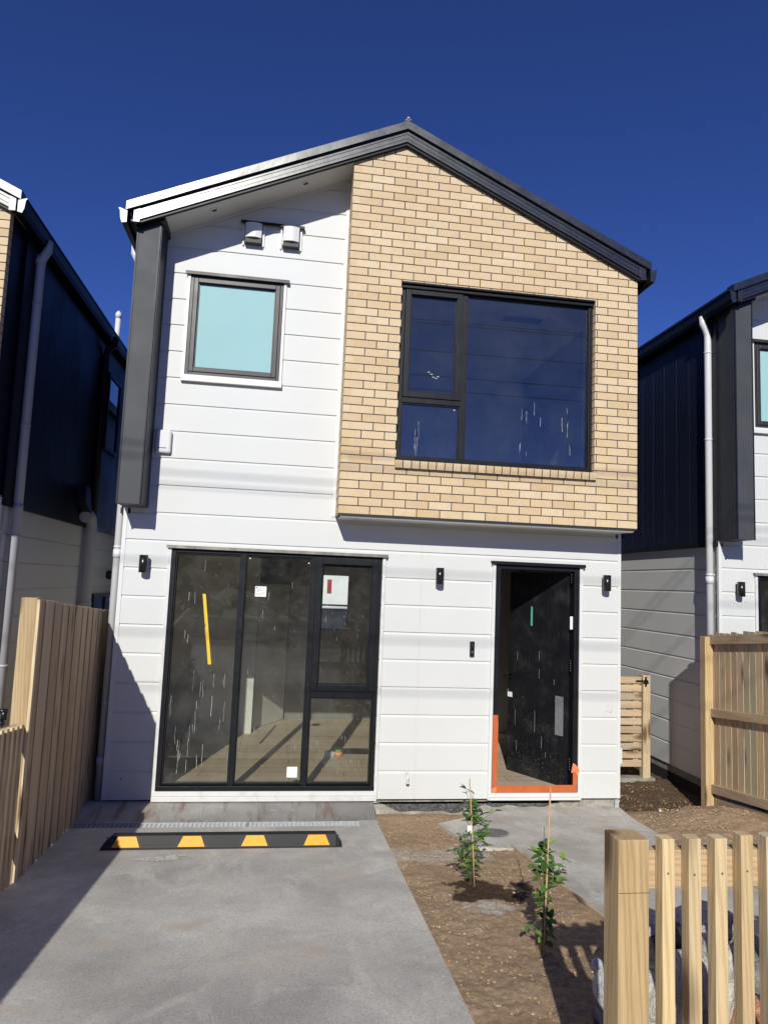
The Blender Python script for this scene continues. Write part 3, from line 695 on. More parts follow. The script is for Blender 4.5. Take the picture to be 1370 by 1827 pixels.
def blob(mb, x0, x1, ztop, zbot, y, n=26):
    top = []; bot = []
    for i in range(n+1):
        x = x0+(x1-x0)*i/n; e = min(1, 5*min(i, n-i)/n)
        top.append((x, ztop-.02*(1-e)+.006*noise.noise(Vector((x*9, 1, 0))))); bot.append((x, ztop-(ztop-zbot)*e*(1+.5*noise.noise(Vector((x*5, 2, 0))))))
    mb.prism(top+bot[::-1], 'y', y, y+.004)
blob(mb, 2.70, 3.9, -.035, -.13, .024); blob(mb, 3.75, 4.65, -.035, -.088, .0245)
mb.build('waterproofing_smear', 'bitumen', house)
mb = MB(); mb.box(XR-.05, XR-.005, -.005, .02, -.22, -.012); mb.build('corner_strip', 'galvanised', house)
# fixings on the cladding
mb = MB()
mb.tube([(.155, -.002, .2), (.155, .004, .2)], .008, 8)
mb.build('wall_plug', 'screw_grey', house)
mb = MB()
for i in range(22):
    x, z = random.gauss(5.19, .035), random.gauss(.93, .035); s = random.uniform(.002, .009)
    mb.box(x, x+s, -.0016, -.0008, z, z+s*random.uniform(.5, 1.5))
mb.build('mud_splash', 'sack_orange', house)
# splashes, tape and stickers on the panes
wgm = [c for c in house.children if c.name.startswith('glazed_wall')][0]; wxm = [c for c in house.children if c.name.startswith('window') and abs(len(c.children)-0) > 0]
random.seed(11)
def drip(mb, x, z, h, wd_=.003, y=.012):
    n = max(2, int(h/.03)); px = x
    for i in range(n):
        q = px+random.uniform(-.003, .003); ww = wd_*random.uniform(.4, 1.3)
        z1_ = z-h*i/n; z2_ = z-h*(i+1)/n
        mb.quad((px-ww/2, y, z1_), (px+ww/2, y, z1_), (q+ww/2, y, z2_), (q-ww/2, y, z2_)); px = q
        if random.random() < .25: px += random.uniform(-.006, .006)
mb = MB()
for i in range(24): drip(mb, random.uniform(.57, 1.12), random.uniform(.3, 1.3), random.uniform(.04, .24), random.uniform(.0015, .0045))
for i in range(6): drip(mb, random.uniform(.57, 1.12), random.uniform(1.6, 2.4), random.uniform(.03, .14))
for i in range(170):
    x = random.choice([random.uniform(.55, 1.14), random.uniform(1.25, 1.88), random.uniform(2.05, 2.56)]); z = random.uniform(.18, 2.35); s = random.uniform(.0015, .006)
    if 1.0 < z < 1.12 and x > 1.95: continue
    mb.quad((x, .0119, z), (x+s, .0119, z), (x+s, .0119, z+s), (x, .0119, z+s*.7))
for i in range(10): drip(mb, random.uniform(1.3, 1.85), random.uniform(.3, 2.2), random.uniform(.02, .09), .002)
for i in range(14): drip(mb, random.uniform(2.05, 2.55), random.choice([random.uniform(.25, .95), random.uniform(1.25, 2.3)]), random.uniform(.01, .07), .002)
mb.build('paint_splash', 'splash_paint', wgm, 0, kind='stuff')
mb = MB(); mb.prism([(.815, 2.02), (.846, 2.02), (.945, 1.315), (.912, 1.315)], 'y', .012, .0135); mb.build('yellow_tape_strip', 'yellow_tape', wgm)
st = one('paper_sticker', 'paper', wgm, 0, [(1.338, 1.452, .0125, .0135, 2.012, 2.118)])
mb = MB(); mb.box(1.348, 1.362, .0115, .0122, 2.098, 2.110)
for k, (a, b2) in enumerate(((1.37, 1.43), (1.348, 1.40), (1.348, 1.42), (1.348, 1.385), (1.40, 1.44), (1.348, 1.43), (1.348, 1.41))): mb.box(a, b2, .0115, .0122, 2.100-k*.012, 2.1025-k*.012)
mb.build('printed_lines', 'ink', st)
mb = MB(); mb.box(1.757, 1.862, .0125, .0135, .21, .315); mb.box(1.262, 1.275, .0125, .0135, 2.395, 2.408); mb.box(1.868, 1.88, .0125, .0135, 2.37, 2.382); mb.build('blank_sticker', 'paper', wgm)
bwin = [c for c in house.children if any('mullion' in g.name for g in c.children) and not c.name.startswith('glazed')][0]
mb = MB(); yy = -D+.07+.012
for i in range(13): drip(mb, random.choice([random.uniform(4.0, 4.25), random.uniform(4.45, 4.68)]), random.uniform(3.65, 4.2), random.uniform(.02, .20), .003, yy)
for i in range(5): drip(mb, random.uniform(2.88, 2.95), random.uniform(3.7, 4.0), .2, .002, yy)
for (x, z) in ((3.00, 4.42), (3.03, 4.40), (3.05, 4.37), (3.08, 4.36), (3.10, 4.38)): mb.box(x, x+.022, yy, yy+.001, z, z+.009)
mb.box(3.195, 3.22, yy, yy+.001, 4.185, 4.20); mb.box(3.29, 3.305, yy, yy+.001, 4.03, 4.045)
mb.build('paint_splash', 'splash_paint', bwin, 0, kind='stuff')
# ---- extras, left house: side services
def XL(x): return x+1.18+XR   # world x -> house frame
mb = MB()
xw = XR+.075
mb.tube([(xw+.0, .24, -.3), (xw, .24, 5.42), (xw+.01, .24, 5.46), (xw+.06, .24, 5.56), (xw+.06, .24, 5.66)], .046, 16)
for z in (5.40, 2.75): mb.tube([(xw, .24, z), (xw, .24, z+.09)], .052, 16)
p = mb.build('downpipe', 'lilac_pipe', nl); p['label'] = 'long pale grey downpipe'
mb = MB()
for z in (4.95, 3.65, 2.5, 1.2): mb.tube([(xw, .24, z), (xw, .24, z+.022)], .05, 16); mb.box(XR-.0, xw, .235, .247, z, z+.022)
mb.build('pipe_clip', 'lilac_pipe', p)
mb = MB(); mb.tube([(xw, 3.1, 2.7), (xw, 3.1, 5.35), (xw+.02, 3.1, 5.44), (xw+.10, 3.1, 5.50), (xw+.12, 3.1, 5.62)], .046, 14); mb.build('downpipe', 'dark_flashing', nl)
mb = MB(); mb.tube([(xw+.03, 2.60, 2.92), (xw+.03, 2.78, 2.96), (xw+.03, 2.88, 2.92), (xw+.03, 2.94, 2.80), (xw+.03, 2.94, -.3)], .078, 18); mb.tube([(xw+.03, 2.94, 1.72), (xw+.03, 2.94, 1.76)], .086, 18)
p = mb.build('waste_pipe', 'lilac_pipe', nl)
mb = MB(); mb.prism([(2.30, 3.10), (2.66, 2.96), (2.66, 3.02), (2.5, 3.30), (2.30, 3.32)], 'x', XR+.04, XR+.17); mb.build('vent_hood', 'dark_flashing', nl, .01)
def side_window(parent, y0, y1, z0, z1, split):
    mb = MB(); X = XR+.034
    for (a, b_, c, d) in ((y0, y0+.05, z0, z1), (y1-.05, y1, z0, z1), (y0+.05, y1-.05, z0, z0+.05), (y0+.05, y1-.05, z1-.05, z1)): mb.box(X-.03, X+.03, a, b_, c, d)
    if split: mb.box(X-.03, X+.028, (y0+y1)/2-.03, (y0+y1)/2+.03, z0+.05, z1-.05)
    w_ = mb.build('side_window', 'black_aluminium', parent, .002)
    mb = MB(); mb.box(X+.002, X+.008, y0+.05, y1-.05, z0+.05, z1-.05); mb.build('pane', 'mirror_glass', w_)
b = NB('mirror_glass'); b.base((.02, .03, .05)); b.rough(.03); b.b.inputs['Specular IOR Level'].default_value = 1.0; b.b.inputs['IOR'].default_value = 2.2
side_window(nl, 3.48, 4.24, 4.03, 5.20, False); side_window(nl, 3.55, 5.0, .9, 1.86, True)
mb = MB(); mb.tube([(XR+.06, 4.45, 2.08), (XR+.06, 4.45, 2.22)], .045, 14); mb.box(XR, XR+.06, 4.43, 4.47, 2.1, 2.2); mb.build('wall_lamp', 'black_lamp', nl)
mb = MB(); mb.tube([(XR-.27, 5.0, 5.9), (XR-.27, 5.0, 6.60)], .045, 14); mb.tube([(XR-.27, 5.0, 6.60), (XR-.27, 5.0, 6.68), (XR-.27, 5.0, 6.73)], [.052, .052, .02], 14); mb.build('roof_vent_pipe', 'white_plastic', nl)
def closed_door(parent):
    mb = MB()
    for i in range(8): mb.box(DR[0]+.057+i*.104, DR[0]+.057+i*.104+.101, .03, .07, .10, DR[3]-.06)
    d = mb.build('front_door', 'black_aluminium', parent); one('door_handle', 'galvanised', d, .003, [(DR[0]+.09, DR[0]+.12, -.01, .03, 1.05, 1.35)])
closed_door(nl); closed_door(nr)

# ------------------------------------------------------------------ ground
def gz(x, y):
    """ground height of the sloping drive plane"""
    if y >= .35: return -.155
    if y <= -6.6: return -.12+.66
    return -.12-.1*y
def soilz(x, y):
    if y > -.35: t = min(1, (y+.35)/.7); return (-.12+.035)*(1-t)-.20*t-.014
    return gz(x, y)-.014
def fbm(x, y, s, o=5):
    return noise.fractal(Vector((x*s, y*s, 3.3)), 1.0, 2.0, o)
# far ground sheet
xs = [-400, -120, -40, -15, -8, -4, -2, 0, 2, 3, 4, 5, 6, 7, 9, 12, 20, 60, 150, 400]
ys = [-400, -100, -40, -20, -12, -9, -7.5, -6.6, -6, -5, -4, -3, -2, -1, -.35, 0, .35, 1, 3, 6, 12, 30, 100, 400]
mb = MB(); vs = [(x, y, (soilz(x, y)-.09 if y > -6.6 else .40)) for y in ys for x in xs]; n = len(xs)
mb.add(vs, [(j*n+i, j*n+i+1, (j+1)*n+i+1, (j+1)*n+i) for j in range(len(ys)-1) for i in range(n-1)], 0, (0, 0, 0))
mb.build('ground', 'far_ground', None, 0, kind='structure')
# street behind the camera
mb = MB(); mb.box(-60, 70, -17, -10.5, .30, .412); mb.build('road', 'asphalt', None, 0, kind='structure')
mb = MB(); mb.box(-60, 70, -10.5, -7.6, .30, .53); mb.build('footpath', 'path_concrete', None, 0, kind='structure')
# driveway
DRX = lambda y: 2.640+.026*y
mb = MB(); ysd = [-.605, -1.5, -2.5, -3.5, -4.5, -5.5, -6.6, -7.6]
vs = []
for y in ysd: vs += [(-.30-.041*y, y, gz(0, y)), (DRX(y), y, gz(0, y)), (DRX(y), y, gz(0, y)-.12)]
fs = []
for i in range(len(ysd)-1): fs += [(i*3, i*3+1, i*3+4, i*3+3), (i*3+1, i*3+2, i*3+5, i*3+4)]
mb.add(vs, fs, 0, (0, 0, 0)); mb.build('driveway', 'driveway_concrete', None, 0, kind='structure')
# apron ramp up to the sill
mb = MB(); vs = []
for i, (y, z) in enumerate([(-.445, gz(0, -.445)-.002), (-.30, -.075), (-.12, -.030), (-.03, -.016), (.03, -.012)]):
    vs += [(-.34, y, z), (2.642+.02*y, y, z), (2.642+.02*y, y, z-.2)]
mb.add(vs, [f for i in range(4) for f in ((i*3, i*3+1, i*3+4, i*3+3), (i*3+1, i*3+2, i*3+5, i*3+4))], 0, (0, 0, 0), True)
mb.build('apron', 'apron_concrete', None, 0, kind='structure')
# paint spill on driveway
def spill(name, cx, cy, sx, sy, mat, seed, n=36, off=.0035):
    mb = MB(); pts = []
    for k in range(n):
        t = 2*math.pi*k/n; r = 1+.55*noise.noise(Vector((math.cos(t)*2.5, math.sin(t)*2.5, seed)))+.25*noise.noise(Vector((math.cos(t)*8, math.sin(t)*8, seed)))
        x, y = cx+sx*r*math.cos(t), cy+sy*r*math.sin(t); pts.append((x, y, gz(x, y)+off))
    mb.add(pts, [tuple(range(n))], 0, (0, 0, 0))
    return mb.build(name, mat, None, 0, kind='structure')
b = NB('paint_spill_white'); v = b.coord(); n1 = b.noise(v, 40, 5, .7); b.base(b.ramp(n1, [(.4, (.34, .33, .31)), (.55, (.66, .64, .58))])); b.rough(.8)
spill('paint_stain', .80, -1.60, .15, .055, 'paint_spill_white', 4.1); spill('paint_stain', .90, -1.52, .08, .035, 'paint_spill_white', 7.7)
# channel drain
mb = MB(); y0, y1 = -.600, -.450; zz = gz(0, -.52)
mb.box(-.34, 2.62, y0, y1, zz-.15, zz-.06)
dr = thing('channel_drain', 'galvanised channel drain grate across the driveway in front of the glass doors', 'drain', (1.1, -.53, zz))
def rel(o, q): return q
def buildrel(mb, name, mats, parent, bevel=0, **t):
    L_ = parent.location; mb.v = [(a-L_.x, b2-L_.y, c-L_.z) for a, b2, c in mb.v]; return mb.build(name, mats, parent, bevel, **t)
buildrel(mb, 'channel', 'grout_shadow', dr)
for gi, (xa, xb_) in enumerate(((-.33, 1.408), (1.412, 2.46))):
    mb = MB(); zt = zz-.002
    for (ya, yb2) in ((y0, y0+.008), (y1-.008, y1)): mb.box(xa, xb_, ya, yb2, zt-.02, zt+.003)
    for k in range(1, 4): yk = y0+k*(y1-y0)/4; mb.box(xa, xb_, yk-.0035, yk+.0035, zt-.018, zt)
    x = xa
    while x < xb_: mb.box(x, x+.005, y0+.008, y1-.008, zt-.018, zt+.001); x += .040
    mb.box(xa, xa+.008, y0, y1, zt-.02, zt+.0035); mb.box(xb_-.008, xb_, y0, y1, zt-.02, zt+.0035)
    buildrel(mb, 'grate', 'galvanised', dr)
mb = MB(); mb.quad((2.46, y0-.005, zz-.004), (2.64, y0-.005, zz-.004), (2.64, y1+.005, zz+.006), (2.46, y1+.005, zz+.006)); mb.quad((-.34, y0-.03, zz+.002), (2.63, y0-.03, zz+.002), (2.63, y0, zz-.001), (-.34, y0, zz-.001)); buildrel(mb, 'surround', 'apron_concrete', dr)
# wheel stop
ws = thing('wheel_stop', 'black rubber wheel stop with four yellow patches lying across the driveway', 'wheel stop', (1.255, -1.25, gz(0, -1.25)))
def W(p): return p
hw = .955
mb = MB(); prof = [(-.085, -.005), (-.083, .020), (-.030, .098), (.045, .098), (.085, .018), (.085, -.012)]
ends = []
vs = []
for x, k in ((-hw, 0), (-hw+.075, 1), (hw-.05, 1), (hw, 0)):
    for (a, c) in prof: vs.append((x, a if k or c < .05 else a*.6, c if (k or c < .03) else .025) )
npf = len(prof)
fs = [(i*npf+j, i*npf+(j+1) % npf, (i+1)*npf+(j+1) % npf, (i+1)*npf+j) for i in range(3) for j in range(npf)]+[tuple(range(npf)), tuple(range(4*npf-1, 3*npf-1, -1))]
mb.add(vs, fs); body_mb = mb
dn = Vector((0, -.078, .053)).normalized()
def onslope(x, t, off=.0025):
    a = Vector((x, -.083, .020)).lerp(Vector((x, -.030, .098)), t); return a+Vector((0, -.83, .56))*off
def strip(mb, x0, x1, x2, x3, t0, t1, off, th=.0025):
    a = [onslope(x0, t0, off), onslope(x1, t0, off), onslope(x2, t1, off), onslope(x3, t1, off)]
    bb2 = [onslope(x0, t0, off-th), onslope(x1, t0, off-th), onslope(x2, t1, off-th), onslope(x3, t1, off-th)]
    mb.add(a+bb2, [(0, 1, 2, 3), (7, 6, 5, 4), (0, 4, 5, 1), (1, 5, 6, 2), (2, 6, 7, 3), (3, 7, 4, 0)])
for cx in (-.765, -.258, .243, .748):
    mb = MB(); strip(mb, cx-.106, cx+.106, cx+.070, cx-.070, .07, .93, .004); mb.build('yellow_patch', 'yellow_reflector', ws)
mb = body_mb
xs_ = [-.92, -.765, -.258, .243, .748, .94]
for i in range(5):
    a = xs_[i]+(.125 if i else 0); bb2 = xs_[i+1]-(.125 if i < 4 else 0)
    nx = int((bb2-a)/.021)
    for k in range(nx):
        for r in range(5):
            x = a+k*(bb2-a)/max(1, nx); t = .08+r*.18
            strip(mb, x, x+.014, x+.014, x, t, t+.11, .004)
mb.build('body', 'rubber', ws)
# path right of the bed, with timber edge
mb = MB()
def pz(y): return gz(0, y)+.004 if y < -.3 else (-.086*(1-(y+.3)/.33)+(-.094)*((y+.3)/.33))
poly = [(3.20, -.56), (3.33, -1.40), (3.672, -1.45), (3.70, -3.2), (3.72, -5.1), (3.75, -7.0), (4.9, -7.0), (5.07, -2.2), (5.16, -1.2), (5.30, -.10), (5.30, .03), (2.90, .03)]
top = [(x, y, pz(y)) for x, y in [(3.20, -.56), (3.33, -1.40), (3.672, -1.45), (3.70, -3.2), (3.72, -5.1), (3.75, -6.6), (4.9, -6.6), (5.07, -2.2), (5.16, -1.2), (5.30, -.30), (5.32, .03), (3.9, .03), (3.85, -.30)]]
def strips(segs, mat, name):
    mb = MB(); n = len(segs); vs = []
    for y, xa, xb_ in segs: z = pz(y); vs += [(xa, y, z-.11), (xa, y, z), (xb_, y, z), (xb_, y, z-.11)]
    fs = [(i*4+j, i*4+j+1, (i+1)*4+j+1, (i+1)*4+j) for i in range(n-1) for j in range(3)]
    fs += [(0, 1, 2, 3), tuple((n-1)*4+k for k in (3, 2, 1, 0))]
    mb.add(vs, fs, 0, (0, 0, 0)); return mb.build(name, mat, None, 0, kind='structure')
strips([(.03, 3.60, 5.325), (-.30, 3.55, 5.28), (-.56, 3.20, 5.24), (-1.0, 3.265, 5.19), (-1.40, 3.33, 5.14), (-1.45, 3.672, 5.13), (-2.2, 3.68, 5.06), (-3.2, 3.70, 5.03), (-4.6, 3.72, 5.0), (-6.6, 3.75, 4.95)], 'path_concrete', 'path')
one('path_edging', 'rail_pine_y', None, .003, label='thin timber edging board between the soil bed and the concrete path', category='edging')
ed = bpy.data.objects['path_edging']; bm = bmesh.new(); mbx = MB()
vs = []
for y, x in ((-1.36, 3.655), (-2.2, 3.664), (-3.2, 3.684), (-4.6, 3.70)):
    z = pz(y)+.012; vs += [(x-.012, y, z-.12), (x-.012, y, z), (x+.010, y, z), (x+.010, y, z-.12)]
mbx.add(vs, [(i*4+j, i*4+(j+1) % 4, (i+1)*4+(j+1) % 4, (i+1)*4+j) for i in range(3) for j in range(4)]+[(0, 1, 2, 3), (15, 14, 13, 12)])
bm = mbx.bm(); bmesh.ops.recalc_face_normals(bm, faces=bm.faces); bm.to_mesh(ed.data); bm.free()
# drain cover on the path
dc = thing('drain_cover', 'round slotted drain cover set in the path behind the smaller seedling', 'drain cover', (3.62, -.94, pz(-.94)))
mb = MB(); n = 32; r = .135; SLP = Matrix.Rotation(math.atan(-.1), 4, 'X')
vs = [SLP @ Vector((r*a*math.cos(2*math.pi*k/n), r*a*math.sin(2*math.pi*k/n), .008)) for k in range(n) for a in (1, 1.12)]
mb.add(vs, [(k*2, k*2+1, ((k+1) % n)*2+1, ((k+1) % n)*2) for k in range(n)]); mb.build('rim', 'foundation_concrete', dc)
mb = MB(); mb.add([SLP @ Vector((r*math.cos(2*math.pi*k/n), r*math.sin(2*math.pi*k/n), .006)) for k in range(n)], [tuple(range(n))], 0); mb.build('void', 'grout_shadow', dc)
mb = MB()
for i in range(-4, 5):
    t = i*.028; h = math.sqrt(max(0, r*r-t*t))
    M = SLP @ Matrix.Rotation(R_(-25), 4, 'Z'); mb.box(-h, h, t-.005, t+.005, .0062, .012, 0, None, M)
mb.build('slats', 'screw_grey', dc)
# soil sheets
def soil_sheet(name, inside, x0, x1, y0, y1, st, wetf, amp=.016, hz=None):
    nx = int((x1-x0)/st); ny = int((y1-y0)/st); idx = {}; mv = []; wet = []; mf = []
    for j in range(ny+1):
        for i in range(nx+1):
            x, y = x0+i*st, y0+j*st
            h = (hz or soilz)(x, y)+amp*fbm(x, y, 3, 3)+amp*.5*fbm(x+9, y, 14, 4)+amp*.32*noise.noise(Vector((x*45, y*45, 1)))
            idx[(i, j)] = len(mv); mv.append((x, y, h)); wet.append(wetf(x, y))
    for j in range(ny):
        for i in range(nx):
            if inside(x0+(i+.5)*st, y0+(j+.5)*st): mf.append((idx[(i, j)], idx[(i+1, j)], idx[(i+1, j+1)], idx[(i, j+1)]))
    me = bpy.data.meshes.new(name); me.from_pydata(mv, [], mf); me.polygons.foreach_set('use_smooth', [True]*len(mf))
    at = me.attributes.new('wet', 'FLOAT_VECTOR', 'POINT'); at.data.foreach_set('vector', [c for q in wet for c in q])
    me.materials.append(MATS['soil']); o = bpy.data.objects.new(name, me); COL.objects.link(o); o['kind'] = 'structure'; return o
def sm(e0, e1, x): t = max(0, min(1, (x-e0)/(e1-e0))); return t*t*(3-2*t)
def wet_bed(x, y):
    d1 = math.hypot((x-3.12)/.30, (y+2.42)/.27)+.75*noise.noise(Vector((x*6, y*6, 5)))+.3*noise.noise(Vector((x*22, y*22, 6)))
    w1 = 1-sm(.78, .92, d1)
    g = 0
    dx = abs(y+1.55+.12*noise.noise(Vector((x*3, 0, 1))))
    if x < 3.4: g = (1-sm(.06, .26, dx+.12*noise.noise(Vector((x*9, y*9, 2)))))*.75
    d2 = math.hypot((x-3.02)/.17, (y+2.78)/.15)+.5*noise.noise(Vector((x*12, y*12, 8))); g = max(g, (1-sm(.5, 1.05, d2))*.85)
    return (w1*.95, g*(1-w1), 0)
soil_sheet('soil_bed', lambda x, y: x > DRX(y)-.02 and (x < 3.668 or y > -1.45) and (y < -.40 or x < 3.7) and y < .06, 2.42, 3.72, -6.0, .06, .0125, wet_bed)
def side_h(x, y):
    h = soilz(x, min(y, .35))
    mound = .16*math.exp(-((x-6.15)/.55)**2-((y+.55)/.55)**2)
    return h+mound-.02
def wet_side(x, y):
    e = y-(-.05)+.25*(x-5.9)+.25*noise.noise(Vector((x*3, y*3, 4)))
    return (sm(-.15, .25, e)*.82, 0, 0)
soil_sheet('side_yard_soil', lambda x, y: (x > 5.02-.0*y if y < -.35 else x > 5.27), 4.95, 7.6, -4.2, 2.6, .02, wet_side, .022, side_h)
# stones and bits on the soil: small counted debris kept as one stuff object
mb = MB()
def stone(x, y, z, s):
    rr = [Vector((random.uniform(.6, 1)*a, random.uniform(.6, 1)*b2, random.uniform(.4, .8)*c))*s for a, b2, c in ((1, 0, 0), (-1, 0, 0), (0, 1, 0), (0, -1, 0), (0, 0, 1), (0, 0, -1))]
    mb.add([(x+q.x, y+q.y, z+q.z) for q in rr], [(0, 2, 4), (2, 1, 4), (1, 3, 4), (3, 0, 4), (2, 0, 5), (1, 2, 5), (3, 1, 5), (0, 3, 5)], random.choice([0]*9+[1]))
for i in range(2600):
    y = -.2-random.random()**1.0*4.6; x = random.uniform(DRX(y)+.02, 3.64)
    if wet_bed(x, y)[0] > .1: continue
    stone(x, y, soilz(x, y)+.002, random.choice([.003, .004, .005, .008, .011]))
for i in range(260):
    y = -.7-random.random()*4.2; x = DRX(y)-abs(random.gauss(0, .05)); stone(x, y, gz(x, y)+.002, random.choice([.0025, .003, .004, .006]))
for i in range(110):
    y = -1.6-random.random()*2.2; x = 3.70+abs(random.gauss(0, .04)); stone(x, y, pz(y)+.002, random.choice([.0025, .004, .005]))
for i in range(1400):
    y = random.uniform(-3, 1.3); x = random.uniform(5.3, 6.5); stone(x, y, side_h(x, y)+.004, random.choice([.004, .006, .009, .014]))
b = NB('clod'); b.base((.42, .28, .16)); b.rough(.95); b = NB('pale_grit'); b.base((.50, .42, .32)); b.rough(.9)
mb.build('gravel_bits', ['clod', 'pale_grit'], None, 0, kind='stuff', label='loose clods and pale grit scattered over the brown soil', category='soil debris')
for i, (x, y, s, lab) in enumerate(((3.28, -2.52, .028, 'beige stone in the dark wet soil right of the stake foot'), (5.62, .62, .045, 'white scrap of plaster lying on dark soil by the slatted gate'), (5.72, -.12, .035, 'pale flat stone at the border of dark and light soil'))):
    mb = MB(); stone(0, 0, 0, s); bmm = mb.build('stone', 'pale_grit' if i == 0 else 'paper', None, 0, label=lab, category='stone'); bmm.location = (x, y, (soilz if x < 4 else side_h)(x, y)+s*.4); bmm.modifiers.new('s', 'SUBSURF').levels = 1
    bmm.modifiers['s'].render_levels = 1

# ------------------------------------------------------------------ fences
def fx(y): return -.150-.041*y
tf = thing('paling_fence', 'tall fence of rough lapped palings with a square end post left of the driveway', 'fence', (-.1, -2.1, .07))
YP = -2.10
random.seed(21)
def zt_(y): return 1.822-.076*y
y = YP+.02; k = 0
pl_ = MB()
while y < 1.5:
    wdt = random.choice([.145, .15, .155, .135])
    lap = k % 2; xo = fx(y)-(.0 if lap else .008)
    z0 = gz(0, y)+.0+random.uniform(-.01, .01) if y < -.35 else -.14; z1 = zt_(y)+random.uniform(-.006, .006)
    M = Matrix.Translation((xo, y, 0)) @ Matrix.Rotation(R_(2.35), 4, 'Z')
    vs = [M @ Vector((a, b2, c)) for a in (-.017, 0) for b2 in (0, wdt) for c in (z0, z1)]
    vs = [Vector((q.x-tf.location.x, q.y-tf.location.y, q.z-tf.location.z)) for q in vs]
    m_ = MB(); m_.add(vs, [(0, 1, 3, 2), (4, 6, 7, 5), (0, 4, 5, 1), (2, 3, 7, 6), (0, 2, 6, 4), (1, 5, 7, 3)])
    for zn in (.42, 1.07, 1.69):
        for q_ in (.03, wdt-.045):
            c = M @ Vector((.0008, q_+random.uniform(-.006, .006), zn-.08*y+random.uniform(-.01, .01))); c = c-Vector(tf.location)
            m_.box(c.x-.001, c.x+.0004, c.y-.0035, c.y+.0035, c.z-.0035, c.z+.0035, 1)
    m_.build('paling', ['paling_pine', 'screw_grey'], tf)
    y += wdt-random.choice([.02, .028, .035]); k += 1
mb = MB()
for zr_ in (.35, 1.0, 1.62):
    ya, yb2 = YP+.1, 1.4
    vs = []
    for yy_ in (ya, yb2):
        zc = zr_-.076*yy_ if zr_ > 1.2 else zr_-.09*yy_
        for a, c in ((-.085, 0), (-.035, 0), (-.035, .09), (-.085, .09)): vs.append((fx(yy_)+a, yy_, zc+c))
    mb.add(vs, [(0, 1, 2, 3), (7, 6, 5, 4)]+[(j, (j+1) % 4, (j+1) % 4+4, j+4) for j in range(4)])
buildrel(mb, 'rail', 'rail_pine_y', tf)
mb = MB(); xp = fx(YP); mb.box(xp-.130, xp-.022, YP, YP+.10, gz(0, YP)-.1, 1.995); buildrel(mb, 'post', 'fence_pine', tf, .003)
mb = MB(); mb.box(xp-.0215, xp-.0015, YP-.002, YP+.03, gz(0, YP), 1.985); buildrel(mb, 'edge_batten', 'picket_pine', tf, .001)
# black tap fitting behind the low fence
ft = thing('garden_valve', 'small black tap fitting beside the tall fence post at the left edge', 'tap', (-.26, -2.06, 1.18))
mb = MB(); mb.tube([(0, 0, -.6), (0, 0, .02)], .010, 8); mb.tube([(-.035, 0, .03), (.03, 0, .03)], .017, 10); mb.tube([(.01, 0, -.03), (.01, 0, .035)], .02, 10); mb.build('valve_body', 'black_lamp', ft)
mb = MB(); mb.tube([(-.03, -.01, -.05), (.02, -.01, -.05)], .014, 8); mb.build('handle', 'black_lamp', ft)

def picket_thing(name, label, loc): return thing(name, label, 'fence', loc)
lf = thing('picket_fence', 'low picket fence in shade running toward the viewer at the left edge', 'fence', (-.08, -2.2, .1))
y = -2.215; k = 0
while y > -6.9:
    zt = .932-.1*y
    m_ = MB(); m_.box(-.102, -.060, y-.042, y, gz(0, y)+.02, zt); buildrel(m_, 'picket', 'picket_pine', lf, .002)
    y -= .0875
mb = MB()
for dz in (-.16, -.80):
    vs = []
    for yy_ in (-2.12, -6.9):
        zt = .932-.1*yy_
        for a, c in ((-.148, 0), (-.103, 0), (-.103, .09), (-.148, .09)): vs.append((a, yy_, zt+dz+c+(.06 if dz > -.5 else 0)))
    mb.add(vs, [(0, 1, 2, 3), (7, 6, 5, 4)]+[(j, (j+1) % 4, (j+1) % 4+4, j+4) for j in range(4)])
buildrel(mb, 'rail', 'rail_pine_y', lf)
mb = MB(); mb.box(-.25, -.15, -7.0, -6.9, .5, 1.75); buildrel(mb, 'post', 'fence_pine', lf, .003)

pf = thing('picket_fence', 'new pale pine picket fence with thick corner post in the right foreground', 'fence', (2.76, -5.09, .36))
PY = -5.14; PZ = 1.397
mb = MB(); mb.box(2.708, 2.813, PY, PY+.102, .3, PZ); buildrel(mb, 'post', 'fence_pine', pf, .0035)
mb = MB(); mb.box(2.7095, 2.8135, PY-.0006, PY+.02, PZ-.1632, PZ-.1618); buildrel(mb, 'saw_cut', 'grout_shadow', pf)
x = 2.858; k = 0
while x < 4.6:
    hj = random.uniform(-.004, .006)
    m_ = MB(); m_.box(x, x+.0435, PY, PY+.045, .40, PZ+.005+hj); p_ = buildrel(m_, 'picket', 'picket_pine', pf, .0018)
    m_ = MB(); zz1 = PZ-.105+random.uniform(-.01, .012)
    m_.tube([(x+.022+random.uniform(-.005, .005), PY+.001, zz1), (x+.022, PY-.0012, zz1)], .0035, 8); m_.v = [(a-pf.location.x, b2-pf.location.y, c-pf.location.z) for a, b2, c in m_.v]; m_.build('nail', 'screw_grey', p_)
    x += .0922; k += 1
mb = MB(); mb.box(2.814, 4.65, PY+.046, PY+.092, 1.227, 1.347); buildrel(mb, 'rail', 'rail_pine_x', pf, .002)
mb = MB(); mb.box(2.814, 4.65, PY+.046, PY+.092, .50, .60); buildrel(mb, 'rail', 'rail_pine_x', pf, .002)
mb = MB(); mb.box(4.66, 4.76, PY, PY+.1, .3, PZ); buildrel(mb, 'post', 'fence_pine', pf, .0035)

